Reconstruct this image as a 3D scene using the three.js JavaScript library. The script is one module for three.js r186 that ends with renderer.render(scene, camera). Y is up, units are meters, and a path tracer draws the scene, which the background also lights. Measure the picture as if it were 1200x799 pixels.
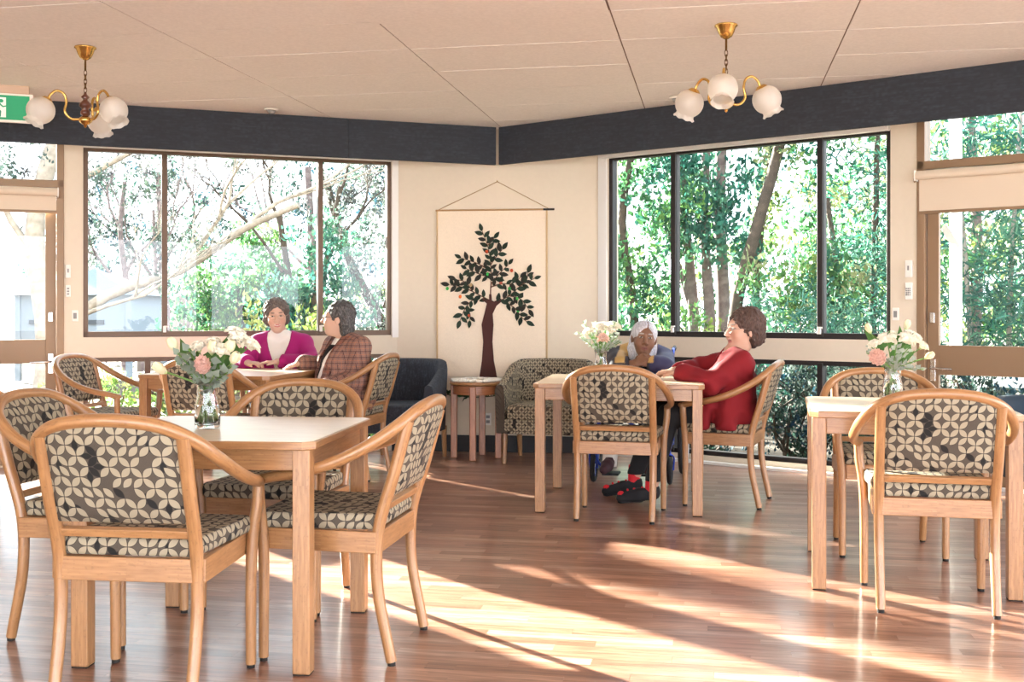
import * as THREE from 'three';
import { RoundedBoxGeometry } from 'three/addons/geometries/RoundedBoxGeometry.js';
import { mergeGeometries, mergeVertices, toCreasedNormals } from 'three/addons/utils/BufferGeometryUtils.js';

// ---------------------------------------------------------------- camera, sky, sun, exposure
const FOCAL = 1300, EYE = 1.15, HORIZON = 365;             // focal length and horizon in pixels of the 1200 x 799 frame
const scene = new THREE.Scene();
const camera = new THREE.PerspectiveCamera(2 * Math.atan(399.5 / FOCAL) * 180 / Math.PI, 1200 / 799, 0.05, 300);
camera.position.set(0, EYE, 0);
camera.lookAt(0, EYE, -10);
camera.setViewOffset(1200, 799, 0, 399.5 - HORIZON, 1200, 799);   // a shift lens: the camera is level
camera.updateProjectionMatrix();
const renderer = new THREE.WebGLRenderer({ antialias: true });
renderer.toneMapping = THREE.LinearToneMapping;
renderer.toneMappingExposure = 2.08;
renderer.shadowMap.enabled = true;
scene.background = new THREE.Color().setRGB(0.94, 1.0, 1.1);
scene.backgroundIntensity = 6.0;
const SUN_ELEVATION = 14.5 * Math.PI / 180;
const sun = new THREE.DirectionalLight(new THREE.Color().setRGB(1, 0.92, 0.82), 135);
sun.position.set(-0.676 * Math.cos(SUN_ELEVATION) * 40, Math.sin(SUN_ELEVATION) * 40, -0.737 * Math.cos(SUN_ELEVATION) * 40 - 5);
sun.target.position.set(0, 0, -5);
sun.castShadow = true;
sun.shadow.mapSize.set(4096, 4096);
sun.shadow.radius = 1.3;
Object.assign(sun.shadow.camera, { left: -16, right: 16, top: 14, bottom: -14, near: 1, far: 90 });
scene.add(sun, sun.target);

// ---------------------------------------------------------------- helpers
function rng(seed) { let a = seed >>> 0; return () => { a = (a + 0x6d2b79f5) | 0; let t = Math.imul(a ^ (a >>> 15), 1 | a); t = (t + Math.imul(t ^ (t >>> 7), 61 | t)) ^ t; return ((t ^ (t >>> 14)) >>> 0) / 4294967296; }; }
const V = (x, y, z) => new THREE.Vector3(x, y, z);
const lerp = (a, b, t) => a + (b - a) * t, clamp = (x, a, b) => Math.min(b, Math.max(a, x)), smooth = (a, b, x) => { const t = clamp((x - a) / (b - a), 0, 1); return t * t * (3 - 2 * t); };
const groundAt = (px, py) => { const Z = FOCAL * EYE / (py - HORIZON); return [(px - 600) / FOCAL * Z, Z]; };   // a point on the floor as [X, distance]
const heading = (fx, fz) => Math.atan2(fx, -fz);           // turn that makes a thing's front (+z) face [X, distance]
const taken = new Map();
function numbered(name) { const n = taken.get(name) || 0; taken.set(name, n + 1); return n ? `${name}_${String(n).padStart(3, '0')}` : name; }
function tag(o, label, category, group, kind) { o.userData.label = label; o.userData.category = category; if (group) o.userData.group = group; if (kind) o.userData.kind = kind; return o; }
function thing(name, label, category, X = 0, Z = 0, turn = 0, group, y = 0) {
  const o = new THREE.Group(); o.name = numbered(name); o.position.set(X, y, -Z); o.rotation.y = turn; scene.add(o);
  return tag(o, label, category, group);
}
function structure(name, label, category) { const o = new THREE.Group(); o.name = name; scene.add(o); return tag(o, label, category, null, 'structure'); }
function part(name, geometry, material, parent) {
  const m = new THREE.Mesh(geometry, material); m.name = name; m.castShadow = m.receiveShadow = true; parent.add(m); return m;
}
function copyOf(o, label, X, Z, turn, y = 0) {
  const c = o.clone(); c.name = numbered(o.name.replace(/_\d{3}$/, '')); c.userData = { ...o.userData, label }; c.position.set(X, y, -Z); c.rotation.set(0, turn, 0); scene.add(c); return c;
}
function soup(list) { return mergeGeometries(list.map((g) => { const n = g.index ? g.toNonIndexed() : g.clone(); for (const k of Object.keys(n.attributes)) if (!['position', 'normal', 'uv'].includes(k)) n.deleteAttribute(k); if (!n.attributes.uv) boxUV(n); return n; })); }
// uv in metres, each face laid on by the way it points; grain runs along u on the longest side
function boxUV(g, along) {
  if (!g.attributes.normal) g.computeVertexNormals();
  const p = g.attributes.position, n = g.attributes.normal, uv = new Float32Array(p.count * 2);
  g.computeBoundingBox(); const s = g.boundingBox.getSize(V()), a = along ?? (s.x >= s.y && s.x >= s.z ? 'x' : s.y >= s.z ? 'y' : 'z');
  for (let i = 0; i < p.count; i++) {
    const x = p.getX(i), y = p.getY(i), z = p.getZ(i), nx = Math.abs(n.getX(i)), ny = Math.abs(n.getY(i)), nz = Math.abs(n.getZ(i));
    let u, v;
    if (a === 'x') { u = x; v = ny > nz ? z : y; if (nx > ny && nx > nz) { u = z; v = y; } }
    else if (a === 'y') { u = y; v = nx > nz ? z : x; if (ny > nx && ny > nz) { u = z; v = x; } }
    else { u = z; v = nx > ny ? y : x; if (nz > nx && nz > ny) { u = x; v = y; } }
    uv[i * 2] = u; uv[i * 2 + 1] = v;
  }
  g.setAttribute('uv', new THREE.BufferAttribute(uv, 2)); return g;
}
function planarUV(g) {   // upright pattern: u sideways, v up (or depth on level faces)
  const p = g.attributes.position, n = g.attributes.normal, uv = new Float32Array(p.count * 2);
  for (let i = 0; i < p.count; i++) {
    const x = p.getX(i), y = p.getY(i), z = p.getZ(i), nx = Math.abs(n.getX(i)), ny = Math.abs(n.getY(i)), nz = Math.abs(n.getZ(i));
    if (ny > nx && ny > nz) { uv[2 * i] = x; uv[2 * i + 1] = z; } else if (nx > nz) { uv[2 * i] = z; uv[2 * i + 1] = y; } else { uv[2 * i] = x; uv[2 * i + 1] = y; }
  }
  g.setAttribute('uv', new THREE.BufferAttribute(uv, 2)); return g;
}
function box(x0, x1, y0, y1, z0, z1, bevel = 0.003, along) {
  const w = x1 - x0, h = y1 - y0, d = z1 - z0, b = Math.min(bevel, w / 3, h / 3, d / 3);
  const g = b > 0 ? new RoundedBoxGeometry(w, h, d, 1, b) : new THREE.BoxGeometry(w, h, d);
  g.translate((x0 + x1) / 2, (y0 + y1) / 2, (z0 + z1) / 2); return boxUV(g, along);
}
const flatBox = (x0, x1, y0, y1, z0, z1) => box(x0, x1, y0, y1, z0, z1, 0);
// a bar swept along points: radius r (number or function of 0..1), flattened by [a, b]; uv in metres along the bar
function bar(points, r, { seg = 24, radial = 10, a = 1, b = 1, closed = false, tension = 0.5, straight = false } = {}) {
  const curve = straight ? new THREE.CurvePath() : new THREE.CatmullRomCurve3(points, closed, 'centripetal', tension);
  if (straight) for (let i = 0; i + 1 < points.length; i++) curve.add(new THREE.LineCurve3(points[i], points[i + 1]));
  const pos = [], nor = [], uv = [], idx = [], fr = THREE.Curve.prototype.computeFrenetFrames.call(curve, seg, closed), len = curve.getLength();
  for (let i = 0; i <= seg; i++) {
    const t = i / seg, P = curve.getPointAt(t), R = typeof r === 'function' ? r(t) : r;
    for (let j = 0; j <= radial; j++) {
      const an = j / radial * Math.PI * 2, c = Math.cos(an), s = Math.sin(an);
      const q = V().addScaledVector(fr.normals[i], c * a * R).addScaledVector(fr.binormals[i], s * b * R);
      const n = V().addScaledVector(fr.normals[i], c / a).addScaledVector(fr.binormals[i], s / b).normalize();
      pos.push(P.x + q.x, P.y + q.y, P.z + q.z); nor.push(n.x, n.y, n.z); uv.push(t * len, j / radial * 2 * Math.PI * R);
    }
  }
  const w = radial + 1;
  for (let i = 0; i < seg; i++) for (let j = 0; j < radial; j++) { const k = i * w + j; idx.push(k, k + 1, k + w, k + 1, k + w + 1, k + w); }
  if (!closed) for (const [i, s] of [[0, -1], [seg, 1]]) {
    const P = curve.getPointAt(i / seg), T = fr.tangents[i], c0 = pos.length / 3; pos.push(P.x, P.y, P.z); nor.push(T.x * s, T.y * s, T.z * s); uv.push(0, 0);
    for (let j = 0; j <= radial; j++) { const k = i * w + j; pos.push(pos[3 * k], pos[3 * k + 1], pos[3 * k + 2]); nor.push(T.x * s, T.y * s, T.z * s); uv.push(0.01 * Math.cos(j), 0.01 * Math.sin(j)); }
    for (let j = 0; j < radial; j++) s > 0 ? idx.push(c0, c0 + 1 + j, c0 + 2 + j) : idx.push(c0, c0 + 2 + j, c0 + 1 + j);
  }
  const g = new THREE.BufferGeometry();
  g.setAttribute('position', new THREE.Float32BufferAttribute(pos, 3)); g.setAttribute('normal', new THREE.Float32BufferAttribute(nor, 3)); g.setAttribute('uv', new THREE.Float32BufferAttribute(uv, 2)); g.setIndex(idx);
  // frames of a left-handed sweep would turn the faces inside out: orient them by the normals
  const ia = g.index.array, A = V(), B = V(), C = V(), N = V();
  for (let i = 0; i < ia.length; i += 3) {
    A.fromArray(pos, ia[i] * 3); B.fromArray(pos, ia[i + 1] * 3); C.fromArray(pos, ia[i + 2] * 3); N.fromArray(nor, ia[i] * 3);
    if (B.clone().sub(A).cross(C.clone().sub(A)).dot(N) < 0) { const t = ia[i + 1]; ia[i + 1] = ia[i + 2]; ia[i + 2] = t; }
  }
  return g;
}
const stick = (p, q, r, r2 = r, radial = 8) => bar([p, q], (t) => lerp(r, r2, t), { seg: 1, radial, straight: true });
const lathe = (pts, seg = 24) => new THREE.LatheGeometry(pts.map(([x, y]) => new THREE.Vector2(x, y)), seg);
function prism(poly, y0, y1, bevel = 0) {   // poly: [[x, z], ...] seen from above, in world x and z
  const s = new THREE.Shape(); poly.forEach(([x, z], i) => (i ? s.lineTo(x, -z) : s.moveTo(x, -z)));
  const g = new THREE.ExtrudeGeometry(s, { depth: y1 - y0 - 2 * bevel, bevelEnabled: bevel > 0, bevelSize: bevel, bevelThickness: bevel, bevelOffset: -bevel, bevelSegments: 2, curveSegments: 8 });
  g.rotateX(-Math.PI / 2); g.translate(0, y0 + bevel, 0); return g;
}
function clipPoly(poly, edgeA, edgeB) {   // keeps what lies to the inside of the edge
  const out = [], side = ([x, z]) => (edgeB[0] - edgeA[0]) * (z - edgeA[1]) - (edgeB[1] - edgeA[1]) * (x - edgeA[0]);
  for (let i = 0; i < poly.length; i++) {
    const P = poly[i], Q = poly[(i + 1) % poly.length], a = side(P), b = side(Q);
    if (a >= 0) out.push(P);
    if ((a > 0 && b < 0) || (a < 0 && b > 0)) { const t = a / (a - b); out.push([lerp(P[0], Q[0], t), lerp(P[1], Q[1], t)]); }
  }
  return out;
}
function canvasTexture(size, draw, srgb = true) {
  const c = document.createElement('canvas'); c.width = Array.isArray(size) ? size[0] : size; c.height = Array.isArray(size) ? size[1] : size;
  draw(c.getContext('2d'), c.width, c.height);
  const t = new THREE.CanvasTexture(c); t.wrapS = t.wrapT = THREE.RepeatWrapping; if (srgb) t.colorSpace = THREE.SRGBColorSpace; return t;
}
function scaled(t, metresU, metresV = metresU) { const c = t.clone(); c.repeat.set(1 / metresU, 1 / metresV); return c; }
// smooth lattice noise that tiles
function noiseTable(n, seed) { const r = rng(seed), a = new Float32Array(n * n).map(() => r()); return (x, y) => { const xi = Math.floor(x), yi = Math.floor(y), fx = x - xi, fy = y - yi, s = fx * fx * (3 - 2 * fx), t = fy * fy * (3 - 2 * fy), at = (i, j) => a[(((j % n) + n) % n) * n + (((i % n) + n) % n)]; return lerp(lerp(at(xi, yi), at(xi + 1, yi), s), lerp(at(xi, yi + 1), at(xi + 1, yi + 1), s), t); }; }
function dataTexture(w, h, fn, srgb = true) {
  const d = new Uint8Array(w * h * 4);
  for (let y = 0; y < h; y++) for (let x = 0; x < w; x++) { const c = fn(x / w, y / h); d.set([clamp(c[0], 0, 1) * 255, clamp(c[1], 0, 1) * 255, clamp(c[2], 0, 1) * 255, 255], (y * w + x) * 4); }
  const t = new THREE.DataTexture(d, w, h); t.wrapS = t.wrapT = THREE.RepeatWrapping; t.magFilter = THREE.LinearFilter; t.minFilter = THREE.LinearFilter; if (srgb) t.colorSpace = THREE.SRGBColorSpace; t.needsUpdate = true; return t;
}
const mat = (color, roughness = 0.7, extra = {}) => { const { rgb, ...rest } = extra, m = new THREE.MeshPhysicalMaterial({ color, roughness, ...rest }); if (rgb) m.color.setRGB(...rgb); return m; };

// ---------------------------------------------------------------- materials
const nA = noiseTable(64, 1), nB = noiseTable(64, 2), nC = noiseTable(32, 3);
// wood: u runs along the grain
const woodMap = (seed, lo, hi, fleck) => dataTexture(512, 256, (u, v) => {
  const k = 0.55 * nA(u * 8 + seed, v * 64) + 0.3 * nB(u * 16, v * 64 + seed) + 0.15 * nC(u * 32, v * 32), f = nB(u * 64, v * 64 + seed * 3) > 0.83 ? fleck : 0;
  return [0, 1, 2].map((c) => lerp(lo[c], hi[c], k) * (1 - f));
});
const beechMap = woodMap(3, [0.555, 0.385, 0.235], [0.71, 0.525, 0.345], 0.07), topMap = woodMap(9, [0.84, 0.74, 0.61], [0.93, 0.85, 0.73], 0.02), walnutMap = woodMap(5, [0.50, 0.34, 0.24], [0.62, 0.44, 0.32], 0.05);
const M = {
  beech: mat(0xffffff, 0.36, { map: scaled(beechMap, 0.6, 0.25), clearcoat: 0.35, clearcoatRoughness: 0.25 }),
  laminate: mat(0xffffff, 0.3, { map: scaled(topMap, 0.9, 0.45), clearcoat: 0.3, clearcoatRoughness: 0.2 }),
  rustwood: mat(0xffffff, 0.4, { map: scaled(woodMap(7, [0.55, 0.34, 0.22], [0.72, 0.48, 0.33], 0.05), 0.6, 0.25), clearcoat: 0.3, clearcoatRoughness: 0.3 }),
  wall: mat(0xffffff, 0.85, { map: scaled(dataTexture(256, 256, (u, v) => { const k = 0.99 + 0.01 * nA(u * 64, v * 64); return [0.875 * k, 0.825 * k, 0.745 * k]; }), 1.5) }),
  whitePaint: mat(0xe9e7e2, 0.5),
  tile: mat(0xffffff, 0.9, { map: scaled(dataTexture(256, 256, (u, v) => { const k = 0.965 + 0.035 * nB(u * 64, v * 64); return [0.945 * k, 0.92 * k, 0.895 * k]; }), 0.8) }),
  gridDark: mat(0x7d6250, 0.8),
  pelmet: mat(0xffffff, 0.85, { map: scaled(dataTexture(512, 128, (u, v) => { const k = 0.85 + 0.3 * nA(u * 16, v * 64) * nB(u * 64, v * 32); return [0.195 * k, 0.215 * k, 0.25 * k]; }), 1.2, 0.4) }),
  bronze: mat(0x5f4a3a, 0.42, { metalness: 0.35 }),
  bronzeLight: mat(0x8d7257, 0.45, { metalness: 0.2 }),
  darkFrame: mat(0x2e2a2a, 0.45, { metalness: 0.3 }),
  skirting: mat(0x1b1a1d, 0.6),
  glass: mat(0xffffff, 0.0, { rgb: [0.345, 0.37, 0.36], transmission: 1, thickness: 0, ior: 1.5, specularIntensity: 0.6, side: THREE.DoubleSide }),
  chrome: mat(0xc9c9c9, 0.22, { metalness: 1 }),
  brass: mat(0xdcb469, 0.2, { metalness: 1 }),
  darkBrass: mat(0x5e4321, 0.35, { metalness: 0.9 }),
  whitePlastic: mat(0xeeeae2, 0.45),
  greyPlastic: mat(0x8d8d8b, 0.5),
  black: mat(0x141416, 0.55),
  blindCloth: mat(0xd9c8b2, 0.85),
  cord: mat(0xd8c9ad, 0.8),
};

// ---------------------------------------------------------------- the room: walls meet a short wall across the corner
const CEILING = 2.645, PELMET = 2.34;
const leftWall = { o: [-0.955, 9.2], d: [0.9405, 0.3396] }, rightWall = { o: [0.692, 9.0], d: [0.7939, -0.6081] }, cornerWall = { o: [-0.955, 9.2], d: [1.647 / 1.6591, -0.2 / 1.6591] };
for (const w of [leftWall, rightWall, cornerWall]) { w.at = (u) => [w.o[0] + u * w.d[0], w.o[1] + u * w.d[1]]; w.u = (px) => { const k = (px - 600) / FOCAL; return (k * w.o[1] - w.o[0]) / (w.d[0] - k * w.d[1]); }; w.turn = Math.atan2(w.d[1], w.d[0]); }
const place = (o, w) => { o.position.set(w.o[0], 0, -w.o[1]); o.rotation.y = w.turn; return o; };   // local x runs left to right along the wall, z into the room
const onWall = (px, py, w) => { const u = w.u(px), Z = w.at(u)[1]; return [u, EYE - (py - HORIZON) * Z / FOCAL]; };
const L_END = -5.6, R_END = 6.4, BACK = -3.6;
const pL = leftWall.at(L_END), pR = rightWall.at(R_END);
const room = [[...leftWall.o], [...rightWall.o], pR, [pR[0], BACK], [pL[0], BACK], pL].map(([X, Z]) => [X, -Z]);   // world x, z
const inRoom = (poly) => { for (let i = 0; i < room.length && poly.length; i++) poly = clipPoly(poly, room[i], room[(i + 1) % room.length]); return poly; };
const GRID_TURN = Math.atan2(240, FOCAL);   // the ceiling grid and the floor boards share this direction
const gDir = [Math.cos(GRID_TURN), Math.sin(GRID_TURN)];   // across: [x, z]; along: [sin, -cos]
const gridToWorld = (a, b) => [a * gDir[0] + b * gDir[1], a * gDir[1] - b * gDir[0]];

// floor: boards one by one near the camera, the rest joined
{
  const floor = structure('floor', 'brown timber strip floor with a satin gloss', 'floor');
  part('slab', prism(room.map(([x, z]) => [x * 1.03, z * 1.02 + 0.1]), -0.12, -0.012), mat(0x4a3426, 0.8), floor);
  const stripMap = dataTexture(1024, 512, (u, v) => { const k = 0.5 * nA(u * 8, v * 64) + 0.32 * nB(u * 16 + 7, v * 64) + 0.18 * nC(u * 32, v * 32); return [lerp(0.46, 0.77, k), lerp(0.34, 0.63, k), lerp(0.29, 0.55, k)]; });
  const tints = [0xffffff, 0xefe0d8, 0xdcc8be, 0xfff2e8, 0xcbb4a8, 0xe8d2c6];
  const look = { map: scaled(stripMap, 1.3, 0.42), clearcoat: 0.25, clearcoatRoughness: 0.12, specularIntensity: 0.8 };
  const boards = tints.map((t) => mat(t, 0.3, look)), mass = mat(0xffffff, 0.3, { ...look, vertexColors: true });
  const W = 0.066, Ln = 0.66, GAP = 0.0006, r = rng(11), proto = [];
  for (let i = 0; i < 12; i++) { const g = new THREE.BoxGeometry(Ln - GAP, 0.012, W - GAP); g.translate(0, -0.006, 0); boxUV(g, 'x'); const uv = g.attributes.uv, du = r() * 1.3, dv = r() * 0.42; for (let k = 0; k < uv.count; k++) uv.setXY(k, uv.getX(k) + du, uv.getY(k) + dv); proto.push(g); }
  const whole = [], rest = [], restColor = [];
  for (let j = -70; j < 180; j++) {
    const off = (j * 0.377 % 1) * Ln + r() * 0.12;
    for (let i = -16; i < 18; i++) {
      const a = i * Ln + off, b = j * W, c = gridToWorld(a, b), ring = [[-1, -1], [1, -1], [1, 1], [-1, 1]].map(([s, t]) => gridToWorld(a + s * (Ln - GAP) / 2, b + t * (W - GAP) / 2));
      const kept = inRoom(ring.slice().reverse()); if (kept.length < 3) continue;
      const cut = kept.length !== 4 || ring.some(([x, z]) => !kept.some(([X, Z]) => Math.hypot(X - x, Z - z) < 1e-6));
      const Z = -c[1], y = HORIZON + FOCAL * EYE / Math.max(Z, 0.1), seenAt = Z > 3.3 && Math.abs(c[0] / Z) < 0.49;
      if (!cut && seenAt) whole.push([Z, a, b, c]); else rest.push([kept, c]);
    }
  }
  whole.sort((p, q) => p[0] - q[0]);
  whole.forEach(([, , , c], n) => {
    if (n < 300) { const m = part('plank', proto[Math.floor(r() * 12)], boards[Math.floor(r() * 6)], floor); m.position.set(c[0], 0, c[1]); m.rotation.y = -GRID_TURN; }
    else { const g = proto[Math.floor(r() * 12)].clone(); g.rotateY(-GRID_TURN); g.translate(c[0], 0, c[1]); restColor.push([g, tints[Math.floor(r() * 6)]]); }
  });
  for (const [poly] of rest) {
    const g = prism(poly, -0.012, 0), p = g.attributes.position, uv = g.attributes.uv, du = r() * 1.3, dv = r() * 0.42;
    for (let k = 0; k < p.count; k++) { const x = p.getX(k), z = p.getZ(k); uv.setXY(k, x * gDir[0] + z * gDir[1] + du, x * -gDir[1] + z * gDir[0] + dv); }
    restColor.push([g, tints[Math.floor(r() * 6)]]);
  }
  const list = restColor.map(([g, t]) => { const n = g.index ? g.toNonIndexed() : g, c = new THREE.Color(t), k = new Float32Array(n.attributes.position.count * 3); for (let i = 0; i < k.length; i += 3) { k[i] = c.r; k[i + 1] = c.g; k[i + 2] = c.b; } n.setAttribute('color', new THREE.BufferAttribute(k, 3)); return n; });
  part('plank', mergeGeometries(list), mass, floor).userData.kind = 'stuff';
}

// ceiling: tiles of 1.2 by 0.6 m
{
  const ceiling = structure('ceiling', 'pale pink-cream tiled ceiling', 'ceiling');
  part('slab', prism(room.map(([x, z]) => [x * 1.03, z * 1.02 + 0.1]), CEILING + 0.005, CEILING + 0.2), M.gridDark, ceiling);
  const gap = 0.004, gapB = 0.011, r = rng(5), toGrid = (x, z) => [x * gDir[0] + z * gDir[1], x * gDir[1] - z * gDir[0]];
  // one seam crossing is read off the photograph at (443, 26)
  const Zs = FOCAL * (CEILING - EYE) / (HORIZON - 26), [a0, b0] = toGrid((443 - 600) / FOCAL * Zs, -Zs);
  for (let j = -16; j < 10; j++) for (let i = -7; i < 8; i++) {
    const a = a0 + i * 1.2, b = b0 + j * 0.6, ring = [[0, 0], [1, 0], [1, 1], [0, 1]].map(([s, t]) => gridToWorld(a + (s ? 1.2 - gap : gap), b + (t ? 0.6 - gapB : 0)));
    const kept = inRoom(ring.slice().reverse()); if (kept.length < 3) continue;
    let area = 0; kept.forEach(([x, z], k) => { const [X, Z] = kept[(k + 1) % kept.length]; area += (x * Z - X * z) / 2; });
    if (Math.abs(area) < 0.01) continue;
    const m = part('ceiling_tile', boxUV(prism(kept, CEILING, CEILING + 0.0045)), M.tile, ceiling), dip = -r() * 0.002;
    m.position.y = i === 0 && j === -1 ? -0.012 : dip;
  }
}

// walls with real openings: cells between the cuts are filled where no opening is
function wallWith(name, label, w, u0, u1, openings, top = CEILING + 0.02, thick = 0.16) {
  const g = place(structure(name, label, 'wall'), w), us = [...new Set([u0, u1, ...openings.flatMap((o) => [o[0], o[1]])])].sort((a, b) => a - b), list = [];
  for (let i = 0; i + 1 < us.length; i++) {
    const mid = (us[i] + us[i + 1]) / 2; let y = -0.01;
    for (const o of openings.filter((q) => q[0] < mid && q[1] > mid).sort((p, q) => p[2] - q[2])) { if (o[2] > y + 0.001) list.push(flatBox(us[i], us[i + 1], y, o[2], -thick, 0)); y = o[3]; }
    if (y < top) list.push(flatBox(us[i], us[i + 1], y, top, -thick, 0));
  }
  part('wall_face', soup(list), M.wall, g); return g;
}
const uL = (px) => leftWall.u(px), uR = (px) => rightWall.u(px);
const HEAD = 2.392, SILL = 0.955, LOW_TOP = 0.80, LOW_BOTTOM = 0.06;
const LW = [uL(97.5), uL(459)], RW = [uR(712), uR(1043.5)], LD = [uL(75) - 0.86, uL(75)], RD = [uR(1075), uR(1075) + 1.02];
wallWith('wall_left', 'cream wall with the window and glazed door on the garden side', leftWall, L_END, 0.02, [[...LW, SILL, HEAD], [...LW, LOW_BOTTOM, LOW_TOP], [...LD, 0.01, 2.62]]);
wallWith('wall_right', 'cream wall with the dark framed windows beside the tree hanging', rightWall, -0.02, R_END, [[...RW, SILL, HEAD], [RW[0], RW[1], LOW_BOTTOM, LOW_TOP], [...RD, 0.01, 2.62]]);
wallWith('wall_corner', 'short cream wall behind the tree hanging', cornerWall, -0.03, 1.69, []);
// the rest of the room, behind the camera: tall windows on the two sides away from the sun
{
  const side = (name, label, a, b, openings) => { const len = Math.hypot(b[0] - a[0], b[1] - a[1]), w = { o: a, d: [(b[0] - a[0]) / len, (b[1] - a[1]) / len] }; w.turn = Math.atan2(w.d[1], w.d[0]); wallWith(name, label, w, -0.1, len + 0.1, openings(len)); return w; };
  const rows = (len, y0, y1, n, margin = 0.5, gap = 0.25) => Array.from({ length: n }, (_, i) => { const s = (len - 2 * margin + gap) / n; return [margin + i * s, margin + (i + 1) * s - gap, y0, y1]; });
  side('wall_side', 'cream side wall with tall windows', [pR[0], pR[1]], [pR[0], BACK], (len) => rows(len, 0.02, 2.5, 4));
  side('wall_back', 'cream back wall with a row of tall windows', [pR[0], BACK], [pL[0], BACK], (len) => rows(len, 0.02, 2.5, 5));
  side('wall_far_left', 'plain cream wall', [pL[0], BACK], [pL[0], pL[1]], () => []);
}
// pelmets: thin dark boards hung from the ceiling in front of the windows
for (const [n, w, label, a, b] of [[1, leftWall, 'charcoal fabric pelmet board over the window with the shed outside', L_END + 0.3, null], [2, rightWall, 'charcoal fabric pelmet board over the window beside the red cardigan', null, R_END - 0.3]]) {
  const C = [-0.118, 9.0], nrm = [w.d[1], -w.d[0]], rel = [C[0] - w.o[0], C[1] - w.o[1]], off = rel[0] * nrm[0] + rel[1] * nrm[1], uc = rel[0] * w.d[0] + rel[1] * w.d[1];
  const g = place(structure(`trim_${n}`, label, 'pelmet'), w), from = a ?? uc + 0.012, to = b ?? uc - 0.012, step = 2.4;
  for (let u = from, k = 0; u < to - 0.01; u += step, k++) part('pelmet_board', box(u + (k ? 0.001 : 0), Math.min(u + step, to), PELMET, CEILING - 0.001, off - 0.03, off, 0.002), M.pelmet, g);
}
// skirting
for (const [side, w, a, b] of [['corner', cornerWall, 0.0, 1.659], ['left', leftWall, LW[1] + 0.0, 0.0], ['right', rightWall, 0.0, RW[0]]])
  part('skirting_board', box(a, b, 0, 0.135, 0.0, 0.014, 0.002), M.skirting, place(structure(`baseboard_${side}`, `black skirting along the foot of the ${side === 'corner' ? 'wall below the tree hanging' : side === 'left' ? 'wall beside the grey armchair' : 'wall beside the patterned tub armchair'}`, 'skirting'), w));
{
  const t = place(structure('trim_3', 'pale floor threshold strip below the low window by the red cardigan', 'threshold'), rightWall);
  part('strip', box(RW[0], RD[1], 0, 0.022, 0.0, 0.055, 0.003), M.whitePaint, t);
  const t2 = place(structure('trim_4', 'black skirting beside the glazed door by the exit sign', 'skirting'), leftWall);
  part('skirting_board', box(LD[0] - 1.2, LD[0], 0, 0.1, 0.0, 0.014, 0.002), M.skirting, t2);
}

// windows: frame members, mullions, panes
function windowOf(n, w, label, [u0, u1], y0, y1, mullions, frame, o = {}) {
  const g = place(structure(`window_${n}`, label, 'window'), w), t = o.t ?? 0.034, z0 = -0.09, z1 = -0.02;
  part('window_frame', soup([box(u0, u1, y0, y0 + t * (o.sill ?? 1), z0, z1), box(u0, u1, y1 - t * (o.head ?? 1), y1, z0, z1), box(u0, u0 + t, y0, y1, z0, z1), box(u1 - t, u1, y0, y1, z0, z1)]), frame, g);
  const cuts = [u0, ...mullions, u1];
  mullions.forEach((u) => { part('mullion', box(u - t * 0.62, u + t * 0.62, y0 + t * 0.5, y1 - t * 0.5, z0 + 0.004, z1 + 0.012), frame, g); if (o.latch) { const l = part('latch', box(u - 0.012, u + 0.012, y0 + t, y0 + t + 0.05, z1 + 0.012, z1 + 0.03), M.whitePlastic, g); part('latch_lever', box(u - 0.006, u + 0.03, y0 + t + 0.04, y0 + t + 0.052, z1 + 0.03, z1 + 0.04), M.whitePlastic, l); } });
  for (let i = 0; i + 1 < cuts.length; i++) {
    const a = cuts[i] + (i ? t * 0.5 : t * 0.8), b = cuts[i + 1] - (i + 2 < cuts.length ? t * 0.5 : t * 0.8);
    const p = new THREE.PlaneGeometry(b - a, y1 - y0 - 1.2 * t); p.translate((a + b) / 2, (y0 + y1) / 2, -0.055 - 0.008 * (i % 2)); part('pane', p, M.glass, g);
    if (o.gasket) part('gasket', soup([flatBox(a, a + 0.007, y0 + t, y1 - t, -0.05, -0.024), flatBox(b - 0.007, b, y0 + t, y1 - t, -0.05, -0.024)]), M.black, g);
  }
  return g;
}
const w1 = windowOf(1, leftWall, 'wide three-pane brown framed window with the shed outside', LW, SILL, HEAD, [uL(193), uL(376)], M.bronze, { latch: true, sill: 1.25, head: 0.7 });
windowOf(2, leftWall, 'low brown framed window below the shed window', LW, LOW_BOTTOM, LOW_TOP, [uL(173), uL(376)], M.bronze);
const w3 = windowOf(3, rightWall, 'wide three-pane dark framed window with gum trees outside', RW, SILL, HEAD, [uR(788), uR(960)], M.darkFrame, { latch: true, gasket: true, sill: 1.25, head: 0.7 });
windowOf(4, rightWall, 'low dark framed window behind the red cardigan', RW, LOW_BOTTOM, LOW_TOP, [uR(786), uR(960)], M.darkFrame);
// white reveals and the head rail of the right window
part('reveal_strip', box(LW[1] + 0.002, LW[1] + 0.055, SILL - 0.02, HEAD + 0.03, 0.0, 0.012), M.whitePaint, w1);
part('reveal_strip', box(RW[0] - 0.085, RW[0] - 0.002, SILL - 0.02, HEAD + 0.03, 0.0, 0.014), M.whitePaint, w3);
part('head_rail', box(RW[0] - 0.05, RW[1], HEAD - 0.012, HEAD + 0.034, 0.0, 0.05, 0.006), M.whitePaint, w3);
part('head_rail', box(LW[0], LW[1], HEAD - 0.004, HEAD + 0.02, 0.0, 0.02, 0.004), M.whitePaint, w1);

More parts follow.
